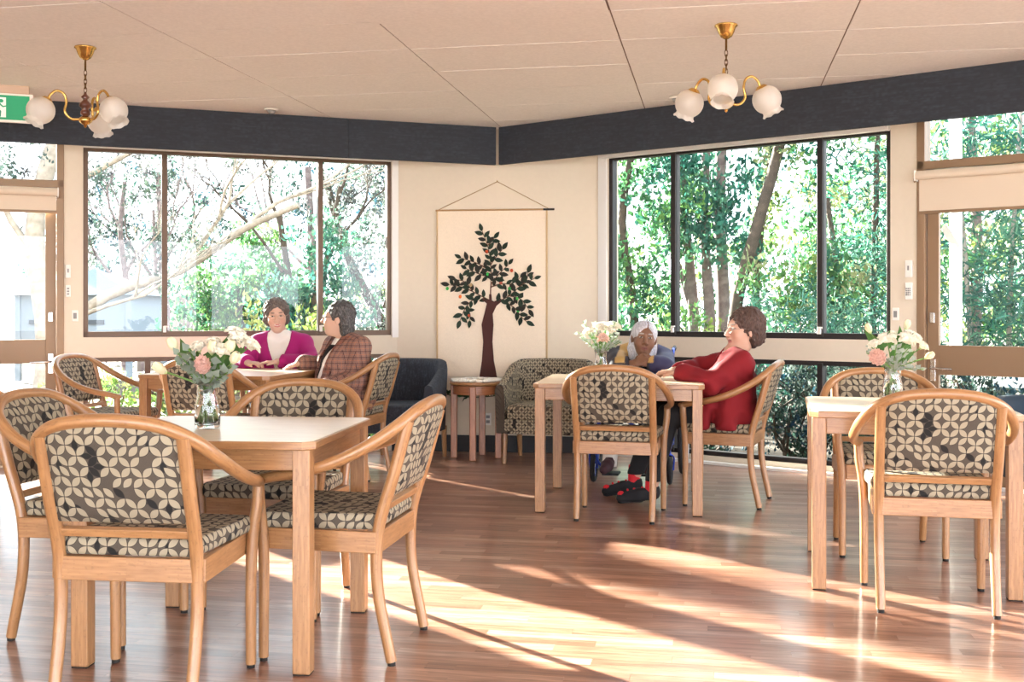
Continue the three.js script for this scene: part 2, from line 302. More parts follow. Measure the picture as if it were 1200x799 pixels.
// glazed doors with a pane above
function doorOf(n, w, label, [u0, u1], mirror, o) {
  const g = place(structure(`door_${n}`, label, 'door'), w), f = 0.052, top = 2.62, z0 = -0.12, z1 = 0.015, T0 = o.transom, T1 = T0 + 0.055, leafTop = T0 - 0.012;
  const jamb = (a, b) => box(a, b, 0.0, top, z0, z1, 0.004);
  part('door_frame', soup([jamb(u0, u0 + f), jamb(u1 - f, u1), box(u0, u1, top - f, top, z0, z1), box(u0, u1, T0, T1, z0, z1)]), o.frame, g);
  const tp = new THREE.PlaneGeometry(u1 - u0 - 2 * f, top - f - T1); tp.translate((u0 + u1) / 2, (top - f + T1) / 2, -0.05); part('transom_pane', tp, M.glass, g);
  const a = u0 + f + 0.004, b = u1 - f - 0.004, s = 0.075, leaf = new THREE.Group(); leaf.name = 'door_leaf'; g.add(leaf);
  const R0 = o.rail[0], R1 = o.rail[1];
  part('stile', box(a, a + s, 0.012, leafTop, -0.075, -0.03), o.frame, leaf); part('stile', box(b - s, b, 0.012, leafTop, -0.075, -0.03), o.frame, leaf);
  part('rail', box(a + s, b - s, leafTop - 0.07, leafTop, -0.075, -0.03), o.frame, leaf); part('rail', box(a + s, b - s, R0, R1, -0.075, -0.028), o.railMat, leaf); part('rail', box(a + s, b - s, 0.012, 0.12, -0.075, -0.03), o.frame, leaf);
  for (const [y0, y1] of [[0.12, R0], [R1, leafTop - 0.07]]) { const p = new THREE.PlaneGeometry(b - a - 2 * s + 0.01, y1 - y0 + 0.01); p.translate((a + b) / 2, (y0 + y1) / 2, -0.052); part('pane', p, M.glass, leaf); }
  const hx = mirror ? b - s / 2 : a + s / 2, dir = mirror ? -1 : 1, hy = o.handle;
  part('handle_plate', box(hx - 0.018, hx + 0.018, hy - 0.09, hy + 0.06, -0.03, -0.022), M.chrome, leaf);
  part('handle', bar([V(hx, hy, -0.024), V(hx, hy, 0.03), V(hx + dir * 0.03, hy, 0.04), V(hx + dir * 0.14, hy - 0.006, 0.036)], 0.0085, { seg: 16 }), M.chrome, leaf);
  part('lock', box(hx - 0.016, hx + 0.016, hy + 0.3, hy + 0.37, -0.03, -0.008), M.chrome, leaf);
  return g;
}
const hOf = (py, Z) => EYE - (py - HORIZON) * Z / FOCAL;
const zLD = leftWall.at(uL(40))[1], zRD = rightWall.at(uR(1120))[1];
doorOf(1, leftWall, 'glazed bronze door with white tree trunks outside', LD, true, { frame: M.bronzeLight, railMat: M.bronzeLight, transom: hOf(219, zLD), rail: [hOf(426, zLD), hOf(398, zLD)], handle: hOf(424, zLD) });
const door2 = doorOf(2, rightWall, 'glazed bronze door with a bamboo thicket and pole outside', RD, false, { frame: M.bronzeLight, railMat: M.bronzeLight, transom: hOf(196, zRD), rail: [hOf(440, zRD), hOf(405, zRD)], handle: hOf(432, zRD) });
{ // pale bird decal on the door glass
  const [u, y] = onWall(1110, 275, rightWall), s = new THREE.Shape(); [[-0.05, 0.05], [-0.03, 0.075], [-0.012, 0.06], [0.01, 0.03], [0.035, -0.02], [0.07, -0.075], [0.055, -0.08], [0.03, -0.055], [0.012, -0.06], [-0.018, -0.03], [-0.035, 0.01], [-0.045, 0.035], [-0.062, 0.04]].forEach(([x, v], i) => (i ? s.lineTo(x, v) : s.moveTo(x, v)));
  const g = new THREE.ExtrudeGeometry(s, { depth: 0.001, bevelEnabled: false }); g.translate(u, y, -0.05); part('bird_decal', g, mat(0xe6efe8, 0.7), door2);
}

// ---------------------------------------------------------------- fabrics
function petalTexture(seed, back, petal, dark, line) {
  return canvasTexture(1024, (c, S) => {
    const n = 10, s = S / n, r = rng(seed);
    c.fillStyle = back; c.fillRect(0, 0, S, S);
    for (let i = 0; i < 5200; i++) { c.fillStyle = r() < 0.5 ? 'rgba(20,16,14,0.12)' : 'rgba(220,210,190,0.10)'; c.fillRect(r() * S, r() * S, 2 + r() * 5, 2); }
    const lens = (x, y, a, len, wid, fill) => { for (const dx of [-S, 0, S]) for (const dy of [-S, 0, S]) { c.save(); c.translate(x + dx, y + dy); c.rotate(a); c.beginPath(); c.moveTo(-len, 0); c.quadraticCurveTo(0, -wid * 2, len, 0); c.quadraticCurveTo(0, wid * 2, -len, 0); c.fillStyle = fill; c.fill(); c.lineWidth = s * 0.05; c.strokeStyle = line; c.stroke(); c.restore(); } };
    for (let k = 0; k < 16; k++) lens(Math.floor(r() * n) * s, Math.floor(r() * n) * s, r() < 0.5 ? 0 : Math.PI / 2, s * 0.55, s * 0.3, dark);   // dark leaves in the gaps
    for (let j = 0; j < n; j++) for (let i = 0; i < n; i++) {   // leaves along the diagonals: stars and rings, some turned the other way
      const turned = r() < 0.12 ? 1 : 0, q = r(); if (q < 0.03) continue;
      lens((i + 0.5) * s, (j + 0.5) * s, ((i + j + turned) % 2 ? 1 : -1) * Math.PI / 4, s * 0.69, s * 0.35, q < 0.085 ? dark : petal);
    }
  });
}
const petals = petalTexture(21, '#4d443a', '#9d917a', '#161412', '#3a322b');
const weave = dataTexture(128, 128, (u, v) => { const k = 0.5 + 0.25 * Math.sin(u * 128 * Math.PI / 2) + 0.25 * Math.sin(v * 128 * Math.PI / 2); return [k, k, k]; }, false);
Object.assign(M, {
  petal: mat(0xffffff, 0.85, { map: scaled(petals, 0.31), bumpMap: scaled(weave, 0.05), bumpScale: 0.0004, sheen: 0.2 }),
  petalSmall: mat(0xffffff, 0.85, { map: scaled(petals, 0.23), bumpMap: scaled(weave, 0.05), bumpScale: 0.0004 }),
  charcoalCloth: mat(0xffffff, 0.9, { map: scaled(dataTexture(256, 256, (u, v) => { const k = 0.7 + 0.5 * nA(u * 64, v * 16) * nB(u * 64, v * 64); return [0.23 * k, 0.255 * k, 0.30 * k]; }), 0.5), sheen: 0.3 }),
  blueCloth: mat(0x4f8fb4, 0.9, { sheen: 0.3 }),
  darkBlueCloth: mat(0x2b3a47, 0.9),
  rubber: mat(0x17110c, 0.8),
});

// ---------------------------------------------------------------- armchair of bent beech
function closedSheet(nx, ny, at) {   // at(i/nx, j/ny, side) -> Vector3 ; front side 1, back side -1
  const pos = [], uv = [], idx = [];
  for (const s of [1, -1]) for (let j = 0; j <= ny; j++) for (let i = 0; i <= nx; i++) { const p = at(i / nx, j / ny, s); pos.push(p.x, p.y, p.z); uv.push(p.x, p.y); }
  const w = nx + 1, half = w * (ny + 1);
  for (let j = 0; j < ny; j++) for (let i = 0; i < nx; i++) { const k = j * w + i; idx.push(k, k + 1, k + w + 1, k, k + w + 1, k + w); const m = k + half; idx.push(m, m + w + 1, m + 1, m, m + w, m + w + 1); }
  const rim = []; for (let i = 0; i < nx; i++) rim.push(i); for (let j = 0; j < ny; j++) rim.push(j * w + nx); for (let i = nx; i > 0; i--) rim.push(ny * w + i); for (let j = ny; j > 0; j--) rim.push(j * w);
  rim.forEach((a, k) => { const b = rim[(k + 1) % rim.length]; idx.push(a, a + half, b, b, a + half, b + half); });
  const g = new THREE.BufferGeometry(); g.setAttribute('position', new THREE.Float32BufferAttribute(pos, 3)); g.setAttribute('uv', new THREE.Float32BufferAttribute(uv, 2)); g.setIndex(idx);
  g.computeVertexNormals(); return g;
}
function makeArmchair() {
  const t = thing('dining_armchair', '', 'chair');
  const half = [V(0.252, 0.598, 0.225), V(0.268, 0.612, 0.17), V(0.287, 0.633, 0.06), V(0.29, 0.672, -0.06), V(0.274, 0.728, -0.17), V(0.23, 0.788, -0.25), V(0.15, 0.83, -0.292), V(0, 0.846, -0.306)];
  const ring = [...half, ...half.slice(0, -1).reverse().map((p) => V(-p.x, p.y, p.z))], curve = new THREE.CatmullRomCurve3(ring, false, 'centripetal');
  part('arm_bow', bar(ring, (u) => 0.0205 - 0.003 * Math.abs(2 * u - 1) ** 3, { seg: 72, radial: 12 }), M.beech, t);
  const topAt = (x) => { let best = 0.84, d = 9; for (let i = 20; i <= 80; i++) { const p = curve.getPoint(i / 100); if (p.y > 0.72 && Math.abs(p.x - x) < d) { d = Math.abs(p.x - x); best = p.y; } } return best; };
  const lean = (y) => lerp(-0.172, -0.272, (y - 0.44) / 0.35);
  for (const s of [1, -1]) {
    part('leg', bar([V(s * 0.252, 0.6, 0.224), V(s * 0.249, 0.53, 0.222), V(s * 0.238, 0.45, 0.218), V(s * 0.232, 0.35, 0.214), V(s * 0.23, 0.012, 0.215)], (u) => 0.0195 - 0.003 * u, { seg: 26, radial: 10 }), M.beech, t);
    part('leg', bar([V(s * 0.212, topAt(0.212) - 0.006, lean(topAt(0.212)) + 0.004), V(s * 0.212, 0.62, lean(0.62)), V(s * 0.21, 0.44, -0.172), V(s * 0.209, 0.26, -0.168), V(s * 0.2075, 0.012, -0.215)], (u) => 0.0205 - 0.0045 * Math.max(0, u - 0.4), { seg: 30, radial: 10 }), M.beech, t);
    part('foot_glide', stick(V(s * 0.23, 0, 0.215), V(s * 0.23, 0.014, 0.215), 0.0135), M.rubber, t); part('foot_glide', stick(V(s * 0.2075, 0, -0.215), V(s * 0.2075, 0.014, -0.215), 0.0135), M.rubber, t);
    part('arm_knuckle', new THREE.SphereGeometry(0.0205, 12, 8).scale(1, 0.8, 1.15).translate(s * 0.252, 0.598, 0.23), M.beech, t);
    const rail = box(-0.011, 0.011, 0.366, 0.436, -0.19, 0.2, 0.003, 'z'); rail.rotateY(-s * 0.055); rail.translate(s * 0.214, 0, 0.02); part('seat_rail', rail, M.beech, t);
  }
  part('seat_rail', box(-0.21, 0.21, 0.366, 0.436, 0.2, 0.222), M.beech, t); part('seat_rail', box(-0.2, 0.2, 0.366, 0.436, -0.182, -0.16), M.beech, t);
  const lower = box(-0.2, 0.2, 0.492, 0.517, -0.012, 0.012); lower.rotateX(-0.28); lower.translate(0, 0.025, -0.043); part('back_rail', lower, M.beech, t);
  const seat = new THREE.Shape(); seat.moveTo(-0.195, -0.17); seat.lineTo(0.195, -0.17); seat.quadraticCurveTo(0.205, -0.17, 0.207, -0.16); seat.lineTo(0.228, 0.2); seat.quadraticCurveTo(0.228, 0.235, 0.19, 0.238); seat.quadraticCurveTo(0, 0.25, -0.19, 0.238); seat.quadraticCurveTo(-0.228, 0.235, -0.228, 0.2); seat.lineTo(-0.207, -0.16); seat.quadraticCurveTo(-0.205, -0.17, -0.195, -0.17);
  const sg = new THREE.ExtrudeGeometry(seat, { depth: 0.012, bevelEnabled: true, bevelThickness: 0.02, bevelSize: 0.012, bevelOffset: -0.008, bevelSegments: 4, curveSegments: 6 });
  sg.rotateX(Math.PI / 2); sg.translate(0, 0.47, 0); part('seat_cushion', planarUV(sg), M.petal, t);
  const pad = closedSheet(14, 12, (u, v, s) => {
    const x = lerp(-0.196, 0.196, u), y1 = topAt(x) - 0.004, y0 = 0.543, y = lerp(y0, y1, v), e = Math.min(u, 1 - u, v, 1 - v) * 2, puff = 0.007 + 0.016 * Math.sqrt(Math.min(1, e * 3));
    return V(x, y, lean(y) - 0.018 * (1 - (x / 0.2) ** 2) * smooth(0.5, 0.84, y) + s * puff);
  });
  part('backrest', pad, M.petal, t);
  return t;
}
const chair0 = makeArmchair();
const CHAIRS = [
  ['patterned beech armchair drawn up backwards-on to the laminate table with tulips, its back unobstructed', -1.098, 3.40, 0.12, 0.99],
  ['patterned beech armchair at the tulip table with its seat towards the open floor', -1.505, 4.05, 0.984, -0.177],
  ['patterned beech armchair on the window side of the tulip table', -0.931, 4.451, -0.17, -0.985],
  ['patterned beech armchair seen side-on at the tulip table beside the open floor', -0.567, 3.848, -0.985, 0.175],
  ['patterned beech armchair with its back turned, at the table of the woman in the wheelchair', 0.603, 6.257, 0.224, 0.975],
  ['patterned beech armchair holding the woman in the red cardigan', 1.308, 6.708, -0.934, 0.357],
  ['patterned beech armchair with its back turned, at the table by the bamboo door', 1.659, 4.406, 0.216, 0.976],
  ['patterned beech armchair on the window side of the table by the bamboo door', 1.81, 5.367, -0.171, -0.985],
  ['patterned beech armchair holding the woman in the checked jacket', -1.13, 7.75, -0.97, 0.24],
  ['patterned beech armchair with its back turned, behind the tulip vase at the cardigan women\'s table', -1.86, 7.0, 0.22, 0.975],
  ['empty patterned beech armchair below the shed window', -2.72, 7.5, 0.97, -0.24],
  ['patterned beech armchair holding the woman in the magenta cardigan', -1.74, 8.36, 0.08, -0.99],
  ['patterned beech armchair in front of the glazed door with white trunks outside', -3.68, 7.2, 0.1, 0.99],
];
CHAIRS.forEach(([label, X, Z, fx, fz], i) => {
  const c = i ? copyOf(chair0, label, X, Z, heading(fx, fz)) : chair0;
  if (!i) { c.position.set(X, 0, -Z); c.rotation.set(0, heading(fx, fz), 0); }
  tag(c, label, 'chair', 'patterned beech armchairs');
});

// ---------------------------------------------------------------- square tables
function makeTable(label, X, Z, ax, az, size, legAt) {
  const t = thing('dining_table', label, 'table', X, Z, Math.atan2(az, ax), 'square beech tables'), h = size / 2, c = 0.035;
  const s = new THREE.Shape(); [[-h + c, -h], [h - c, -h], [h, -h + c], [h, h - c], [h - c, h], [-h + c, h], [-h, h - c], [-h, -h + c]].forEach(([x, y], i) => (i ? s.lineTo(x, y) : s.moveTo(x, y)));
  const edge = new THREE.ExtrudeGeometry(s, { depth: 0.02, bevelEnabled: true, bevelThickness: 0.003, bevelSize: 0.003, bevelOffset: -0.003, bevelSegments: 2 }); edge.rotateX(-Math.PI / 2); edge.translate(0, 0.716, 0);
  part('table_top', boxUV(edge, 'x'), M.beech, t);
  const inner = new THREE.Shape(); [[-h + c, -h + 0.008], [h - c, -h + 0.008], [h - 0.008, -h + c], [h - 0.008, h - c], [h - c, h - 0.008], [-h + c, h - 0.008], [-h + 0.008, h - c], [-h + 0.008, -h + c]].forEach(([x, y], i) => (i ? inner.lineTo(x, y) : inner.moveTo(x, y)));
  const lam = new THREE.ExtrudeGeometry(inner, { depth: 0.0015, bevelEnabled: false }); lam.rotateX(-Math.PI / 2); lam.translate(0, 0.7388, 0); part('laminate_surface', boxUV(lam, 'x'), M.laminate, t);
  for (const sx of [-1, 1]) for (const sz of [-1, 1]) part('leg', box(sx * legAt - 0.0285, sx * legAt + 0.0285, 0.004, 0.714, sz * legAt - 0.0285, sz * legAt + 0.0285, 0.004, 'y'), M.beech, t);
  for (const sx of [-1, 1]) for (const sz of [-1, 1]) part('foot_glide', box(sx * legAt - 0.026, sx * legAt + 0.026, 0, 0.005, sz * legAt - 0.026, sz * legAt + 0.026, 0), M.rubber, t);
  for (const s2 of [-1, 1]) { part('apron', box(-legAt + 0.0285, legAt - 0.0285, 0.645, 0.714, s2 * legAt - 0.011, s2 * legAt + 0.011), M.beech, t); part('apron', box(s2 * legAt - 0.011, s2 * legAt + 0.011, 0.645, 0.714, -legAt + 0.0285, legAt - 0.0285), M.beech, t); }
  return t;
}
makeTable('square beech table with the tulip and grey-leaf vase', -0.99, 3.93, 0.994, -0.104, 0.82, 0.367);
makeTable('square beech table between the wheelchair and the red cardigan', 0.67, 6.743, 0.988, -0.152, 0.97, 0.445);
makeTable('square beech table with a vase by the bamboo door', 1.728, 4.881, 0.972, -0.235, 0.83, 0.376);
makeTable('square beech table under the hands of the woman in the magenta cardigan', -1.90, 7.58, 0.975, -0.22, 0.93, 0.42);

// ---------------------------------------------------------------- tub armchairs
function makeTub(label, X, Z, fx, fz, cloth, seatCloth, legMat, W = 0.66) {
  const t = thing('tub_armchair', label, 'armchair', X, Z, heading(fx, fz), 'low tub armchairs by the corner wall'), R = W / 2, D = 0.29, th = 0.062;
  // shell: a U round the seat, high at the back and sloping to the arms
  const path = (u) => { const a = lerp(-1, 1, u); const ang = a * Math.PI * 0.5; if (Math.abs(a) > 0.62) { const k = (Math.abs(a) - 0.62) / 0.38; return [Math.sign(a) * (R - 0.003 * k), lerp(-0.06, D, k)]; } const q = a / 0.62 * Math.PI / 2; return [Math.sin(q) * R, -0.06 - Math.cos(q) * (D - 0.02)]; };
  const top = (u) => { const a = Math.abs(2 * u - 1); return lerp(0.775, 0.60, smooth(0.35, 1, a)); };
  const n = 36, m = 10, pos = [], uv = [], idx = [];
  let run = 0, prev = null;
  for (let i = 0; i <= n; i++) {
    const u = i / n, [x, z] = path(u), [xa, za] = path(Math.max(0, u - 0.01)), [xb, zb] = path(Math.min(1, u + 0.01)), tx = xb - xa, tz = zb - za, l = Math.hypot(tx, tz) || 1, nx = tz / l, nz = -tx / l;   // outward
    if (prev) run += Math.hypot(x - prev[0], z - prev[1]); prev = [x, z];
    const y1 = top(u), y0 = 0.235, prof = [[0, y0], [0.004, y0 + 0.2], [0.008, y1 - 0.05], [0.0, y1 - 0.012], [-0.03, y1], [-0.058, y1 - 0.012], [-th, y1 - 0.05], [-th - 0.006, y0 + 0.2], [-th, y0], [-0.03, y0 - 0.002], [0, y0]];
    let pv = 0; prof.forEach(([o, y], j) => { if (j) pv += Math.hypot(o - prof[j - 1][0], y - prof[j - 1][1]); const flare = 1 + 0.03 * (y - y0); pos.push((x + nx * o) * flare, y, (z + nz * o) * flare - 0.06 * smooth(0.4, 0.8, y) * (z < 0 ? -z / D : 0)); uv.push(run, pv); });
  }
  const w = 11; for (let i = 0; i < n; i++) for (let j = 0; j < w - 1; j++) { const k = i * w + j; idx.push(k, k + 1, k + w, k + 1, k + w + 1, k + w); }
  for (const [i, s] of [[0, 1], [n, -1]]) for (let j = 1; j < w - 2; j++) { const k = i * w; s > 0 ? idx.push(k, k + j + 1, k + j) : idx.push(k, k + j, k + j + 1); }
  let g = new THREE.BufferGeometry(); g.setAttribute('position', new THREE.Float32BufferAttribute(pos, 3)); g.setAttribute('uv', new THREE.Float32BufferAttribute(uv, 2)); g.setIndex(idx); g = toCreasedNormals(g, 1.0);
  part('tub_shell', g, cloth, t);
  const seat = new RoundedBoxGeometry(W - 0.16, 0.12, 0.5, 3, 0.035); seat.translate(0, 0.39, 0.05); part('seat_cushion', planarUV(seat), seatCloth, t);
  const base = new RoundedBoxGeometry(W - 0.12, 0.11, 0.52, 2, 0.015); base.translate(0, 0.285, 0.035); part('seat_base', planarUV(base), cloth, t);
  for (const sx of [-1, 1]) for (const sz of [-1, 1]) part('leg', bar([V(sx * (R - 0.05), 0.25, sz * 0.22 - 0.01), V(sx * (R - 0.052), 0.0, sz * 0.24 - (sz < 0 ? 0.02 : 0))], (q) => 0.024 - 0.007 * q, { seg: 3, radial: 4, straight: true }), legMat, t);
  return t;
}
makeTub('charcoal grey tub armchair beside the round side table', -0.84, 8.60, -0.2, -0.98, M.charcoalCloth, M.charcoalCloth, M.beech, 0.62);
makeTub('petal-patterned tub armchair below the tree hanging', 0.28, 8.55, -0.25, -0.97, M.petalSmall, M.petalSmall, M.beech, 0.68);
makeTub('blue tub armchair in front of the bamboo door', 3.19, 6.5, -0.12, -0.99, M.darkBlueCloth, M.blueCloth, M.rustwood, 0.66).scale.y = 0.82;

// ---------------------------------------------------------------- round side table and what lies on it
{
  const t = thing('side_table', 'small round timber side table under the tree hanging', 'side table', -0.277, 8.73);
  part('table_top', boxUV(lathe([[0, 0.575], [0.205, 0.575], [0.215, 0.583], [0.215, 0.597], [0.208, 0.603], [0, 0.603]], 36), 'x'), M.beech, t);
  part('apron', boxUV(lathe([[0.185, 0.505], [0.19, 0.505], [0.19, 0.575], [0.18, 0.575], [0.18, 0.505], [0.185, 0.505]], 36), 'x'), M.rustwood, t);
  for (const [x, z] of [[-0.18, -0.013], [-0.025, 0.187], [0.037, -0.19], [0.17, 0.018]]) part('leg', box(x - 0.026, x + 0.026, 0, 0.572, z - 0.024, z + 0.024, 0.008, 'y'), M.rustwood, t);
  const d = thing('doily', 'white crochet doily with a scalloped edge on the round side table', 'doily', -0.277, 8.73, 0, null, 0.6035), r = rng(4);
  part('doily_centre', lathe([[0, 0.004], [0.15, 0.005], [0.17, 0.002], [0.17, 0], [0, 0]], 30), mat(0xece6da, 0.95), d);
  for (let k = 0; k < 22; k++) { const a = k / 22 * Math.PI * 2, s = new THREE.TorusGeometry(0.022, 0.007, 6, 12).rotateX(Math.PI / 2); s.scale(1, 1.2 + r() * 0.5, 1); s.translate(Math.cos(a) * 0.178, 0.009 + r() * 0.004, Math.sin(a) * 0.178); part('scallop', s, mat(0xf1ece2, 0.95), d); }
}

// ---------------------------------------------------------------- the garden outside
const leafGeo = (() => { // a folded leaf, 1 m long, along +y
  const p = [0, 0, 0, 0.24, 0.42, 0.07, 0, 0.5, 0, -0.24, 0.42, 0.07, 0, 1, -0.05], i = [0, 1, 2, 0, 2, 3, 1, 4, 2, 2, 4, 3];
  const g = new THREE.BufferGeometry(); g.setAttribute('position', new THREE.Float32BufferAttribute(p, 3)); g.setIndex(i); g.computeVertexNormals(); return boxUV(g);
})();
const blade = (() => { const p = [0, 0, 0, 0.07, 0.35, 0.02, -0.07, 0.35, 0.02, 0.05, 0.7, -0.04, -0.05, 0.7, -0.04, 0, 1, -0.16], i = [0, 1, 2, 1, 3, 2, 2, 3, 4, 3, 5, 4]; const g = new THREE.BufferGeometry(); g.setAttribute('position', new THREE.Float32BufferAttribute(p, 3)); g.setIndex(i); g.computeVertexNormals(); return boxUV(g); })();
const leafMat = mat(0xffffff, 0.9, { transmission: 0.42, thickness: 0, side: THREE.DoubleSide, specularIntensity: 0.35 });
const barkMap = (lo, hi, seed) => dataTexture(128, 256, (u, v) => { const k = 0.6 * nA(u * 16 + seed, v * 8) + 0.4 * nB(u * 32, v * 32); return [0, 1, 2].map((c) => lerp(lo[c], hi[c], k)); });
const bark = {
  pale: mat(0xffffff, 0.9, { map: scaled(barkMap([0.46, 0.43, 0.40], [0.64, 0.61, 0.58], 1), 0.8) }),
  grey: mat(0xffffff, 0.9, { map: scaled(barkMap([0.36, 0.30, 0.30], [0.56, 0.50, 0.49], 5), 0.8) }),
  dark: mat(0xffffff, 0.95, { map: scaled(barkMap([0.20, 0.17, 0.15], [0.34, 0.29, 0.25], 9), 0.8) }),
};
const TINT = {   // leaf colours, linear
  green: [[0.045, 0.14, 0.06], [0.065, 0.18, 0.065], [0.12, 0.25, 0.07], [0.03, 0.11, 0.065]],
  teal: [[0.03, 0.14, 0.105], [0.045, 0.17, 0.12], [0.08, 0.21, 0.13], [0.03, 0.11, 0.09]],
  yellow: [[0.2, 0.28, 0.06], [0.14, 0.24, 0.06], [0.3, 0.33, 0.12], [0.1, 0.2, 0.06]],
  mixed: [[0.05, 0.16, 0.06], [0.09, 0.22, 0.07], [0.2, 0.28, 0.08], [0.03, 0.12, 0.08], [0.3, 0.32, 0.16]],
  greyLeaf: [[0.09, 0.115, 0.1], [0.06, 0.09, 0.07], [0.13, 0.14, 0.13], [0.05, 0.08, 0.07], [0.08, 0.08, 0.085]],
  dull: [[0.03, 0.075, 0.055], [0.045, 0.09, 0.07], [0.1, 0.14, 0.12], [0.02, 0.05, 0.045], [0.02, 0.06, 0.085]],
};
const UPV = V(0, 1, 0);
function foliage(parent, blobs, tint, size, seed, geo = leafGeo, name = 'foliage') {
  const r = rng(seed), total = blobs.reduce((s, b) => s + b[6], 0), im = new THREE.InstancedMesh(geo, leafMat, total), m = new THREE.Matrix4(), q = new THREE.Quaternion(), e = new THREE.Euler(), c = new THREE.Color(), cols = TINT[tint];
  let n = 0;
  for (const [cx, cy, cz, rx, ry, rz, count] of blobs) {
    // leaves gather in clumps, so that light shows between them
    const clumps = Array.from({ length: Math.max(6, Math.round(count / 38)) }, () => { let x, y, z, d; do { x = r() * 2 - 1; y = r() * 2 - 1; z = r() * 2 - 1; d = x * x + y * y + z * z; } while (d > 1 || d < 0.08); return [x, y, z, cols[Math.floor(r() * cols.length)]]; });
    for (let i = 0; i < count; i++) {
      const k = clumps[Math.floor(r() * clumps.length)], sp = size * 1.9, g = () => (r() + r() + r() - 1.5) * sp;
      const s = size * (0.6 + 0.8 * r());
      e.set((r() - 0.5) * 2.6, r() * 6.283, (r() - 0.5) * 2.6 + (geo === blade ? 1.6 : 0)); q.setFromEuler(e);
      m.compose(V(cx + k[0] * rx + g(), cy + k[1] * ry + g(), cz + k[2] * rz + g()), q, V(s, s, s)); im.setMatrixAt(n, m);
      const v = 0.75 + 0.5 * r(); im.setColorAt(n, c.setRGB(k[3][0] * v, k[3][1] * v, k[3][2] * v)); n++;
    }
  }
  im.name = name; im.userData.kind = 'stuff'; im.castShadow = im.receiveShadow = true; parent.add(im); return im;
}
function limbs(start, dir, len, rad, depth, r, out, spread = 0.6, up = 0.15) {
  const mid = start.clone().addScaledVector(dir, len * 0.5).add(V((r() - 0.5) * len * 0.18, (r() - 0.5) * len * 0.1, (r() - 0.5) * len * 0.18)), end = start.clone().addScaledVector(dir, len).add(V((r() - 0.5) * len * 0.2, 0, (r() - 0.5) * len * 0.2));
  out.push(bar([start, mid, end], (t) => lerp(rad, rad * 0.62, t), { seg: 4, radial: 6 }));
  if (depth > 0) { const n = 2 + (r() < 0.6 ? 1 : 0); for (let i = 0; i < n; i++) { const d = dir.clone().add(V((r() - 0.5) * 2 * spread, (r() - 0.35) * spread + up, (r() - 0.5) * 2 * spread)).normalize(); limbs(i ? end.clone().lerp(mid, r() * 0.6) : end, d, len * (0.62 + 0.2 * r()), rad * 0.58, depth - 1, r, out, spread, up); } }
  return out;
}
const TREES = 'trees in the garden';
function tree(label, X, Z, trunks, barkMat, blobs, tint, size, seed, o = {}) {
  const t = thing(o.name ?? 'garden_tree', label, o.category ?? 'tree', X, Z, 0, TREES, -0.1), list = [], r = rng(seed);
  for (const tr of trunks) { const pts = tr.pts.map((p) => V(...p)); list.push(bar(pts, (u) => lerp(tr.r, tr.r2 ?? tr.r * 0.6, u), { seg: 12, radial: 9 })); }
  part('trunk', soup(list), barkMat, t);
  if (o.limbs) { const out = []; for (const [p, d, len, rad, depth] of o.limbs) limbs(V(...p), V(...d).normalize(), len, rad, depth, r, out, o.spread, o.up); part('branches', soup(out), o.limbBark ?? barkMat, t); }
  if (blobs.length) foliage(t, blobs, tint, size, seed + 1, o.geo ?? leafGeo);
  return t;
}
function shrub(label, X, Z, blobs, tint, size, seed, o = {}) {
  const t = thing(o.name ?? 'garden_shrub', label, 'shrub', X, Z, 0, o.group ?? 'shrubs in the garden', -0.1), r = rng(seed), st = [];
  for (const [cx, cy, cz, rx, ry] of blobs) for (let i = 0; i < 5; i++) st.push(bar([V(cx + (r() - 0.5) * rx, 0, cz), V(cx + (r() - 0.5) * rx * 1.4, cy * 0.6, cz + (r() - 0.5) * 0.2), V(cx + (r() - 0.5) * rx * 1.8, cy + ry * 0.5, cz + (r() - 0.5) * 0.3)], (u) => lerp(0.018, 0.006, u), { seg: 5, radial: 5 }));
  part('stems', soup(st), bark.dark, t); foliage(t, blobs, tint, size, seed + 1, o.geo ?? leafGeo); return t;
}
{
  const g = tag(part('garden_ground', new THREE.PlaneGeometry(160, 160).rotateX(-Math.PI / 2).translate(0, -0.13, -20), mat(0xffffff, 1, { map: scaled(dataTexture(512, 512, (u, v) => { const k = nA(u * 64, v * 64), p = smooth(0.4, 0.6, nC(u * 8, v * 8)), f = nB(u * 64, v * 64); return [lerp(0.24 + 0.22 * k, 0.27 + 0.12 * f, p), lerp(0.205 + 0.19 * k, 0.32 + 0.12 * f, p), lerp(0.17 + 0.17 * k, 0.18 + 0.08 * f, p)]; }), 5) }), scene), 'brown mulch and patchy grass ground of the garden', 'ground', null, 'structure');
}
tag(part('paved_terrace', box(-14, 16, -0.13, -0.1, 3.75, 16, 0), mat(0xdcd7cd, 0.95), scene), 'pale concrete terrace behind the back windows', 'terrace', null, 'structure');
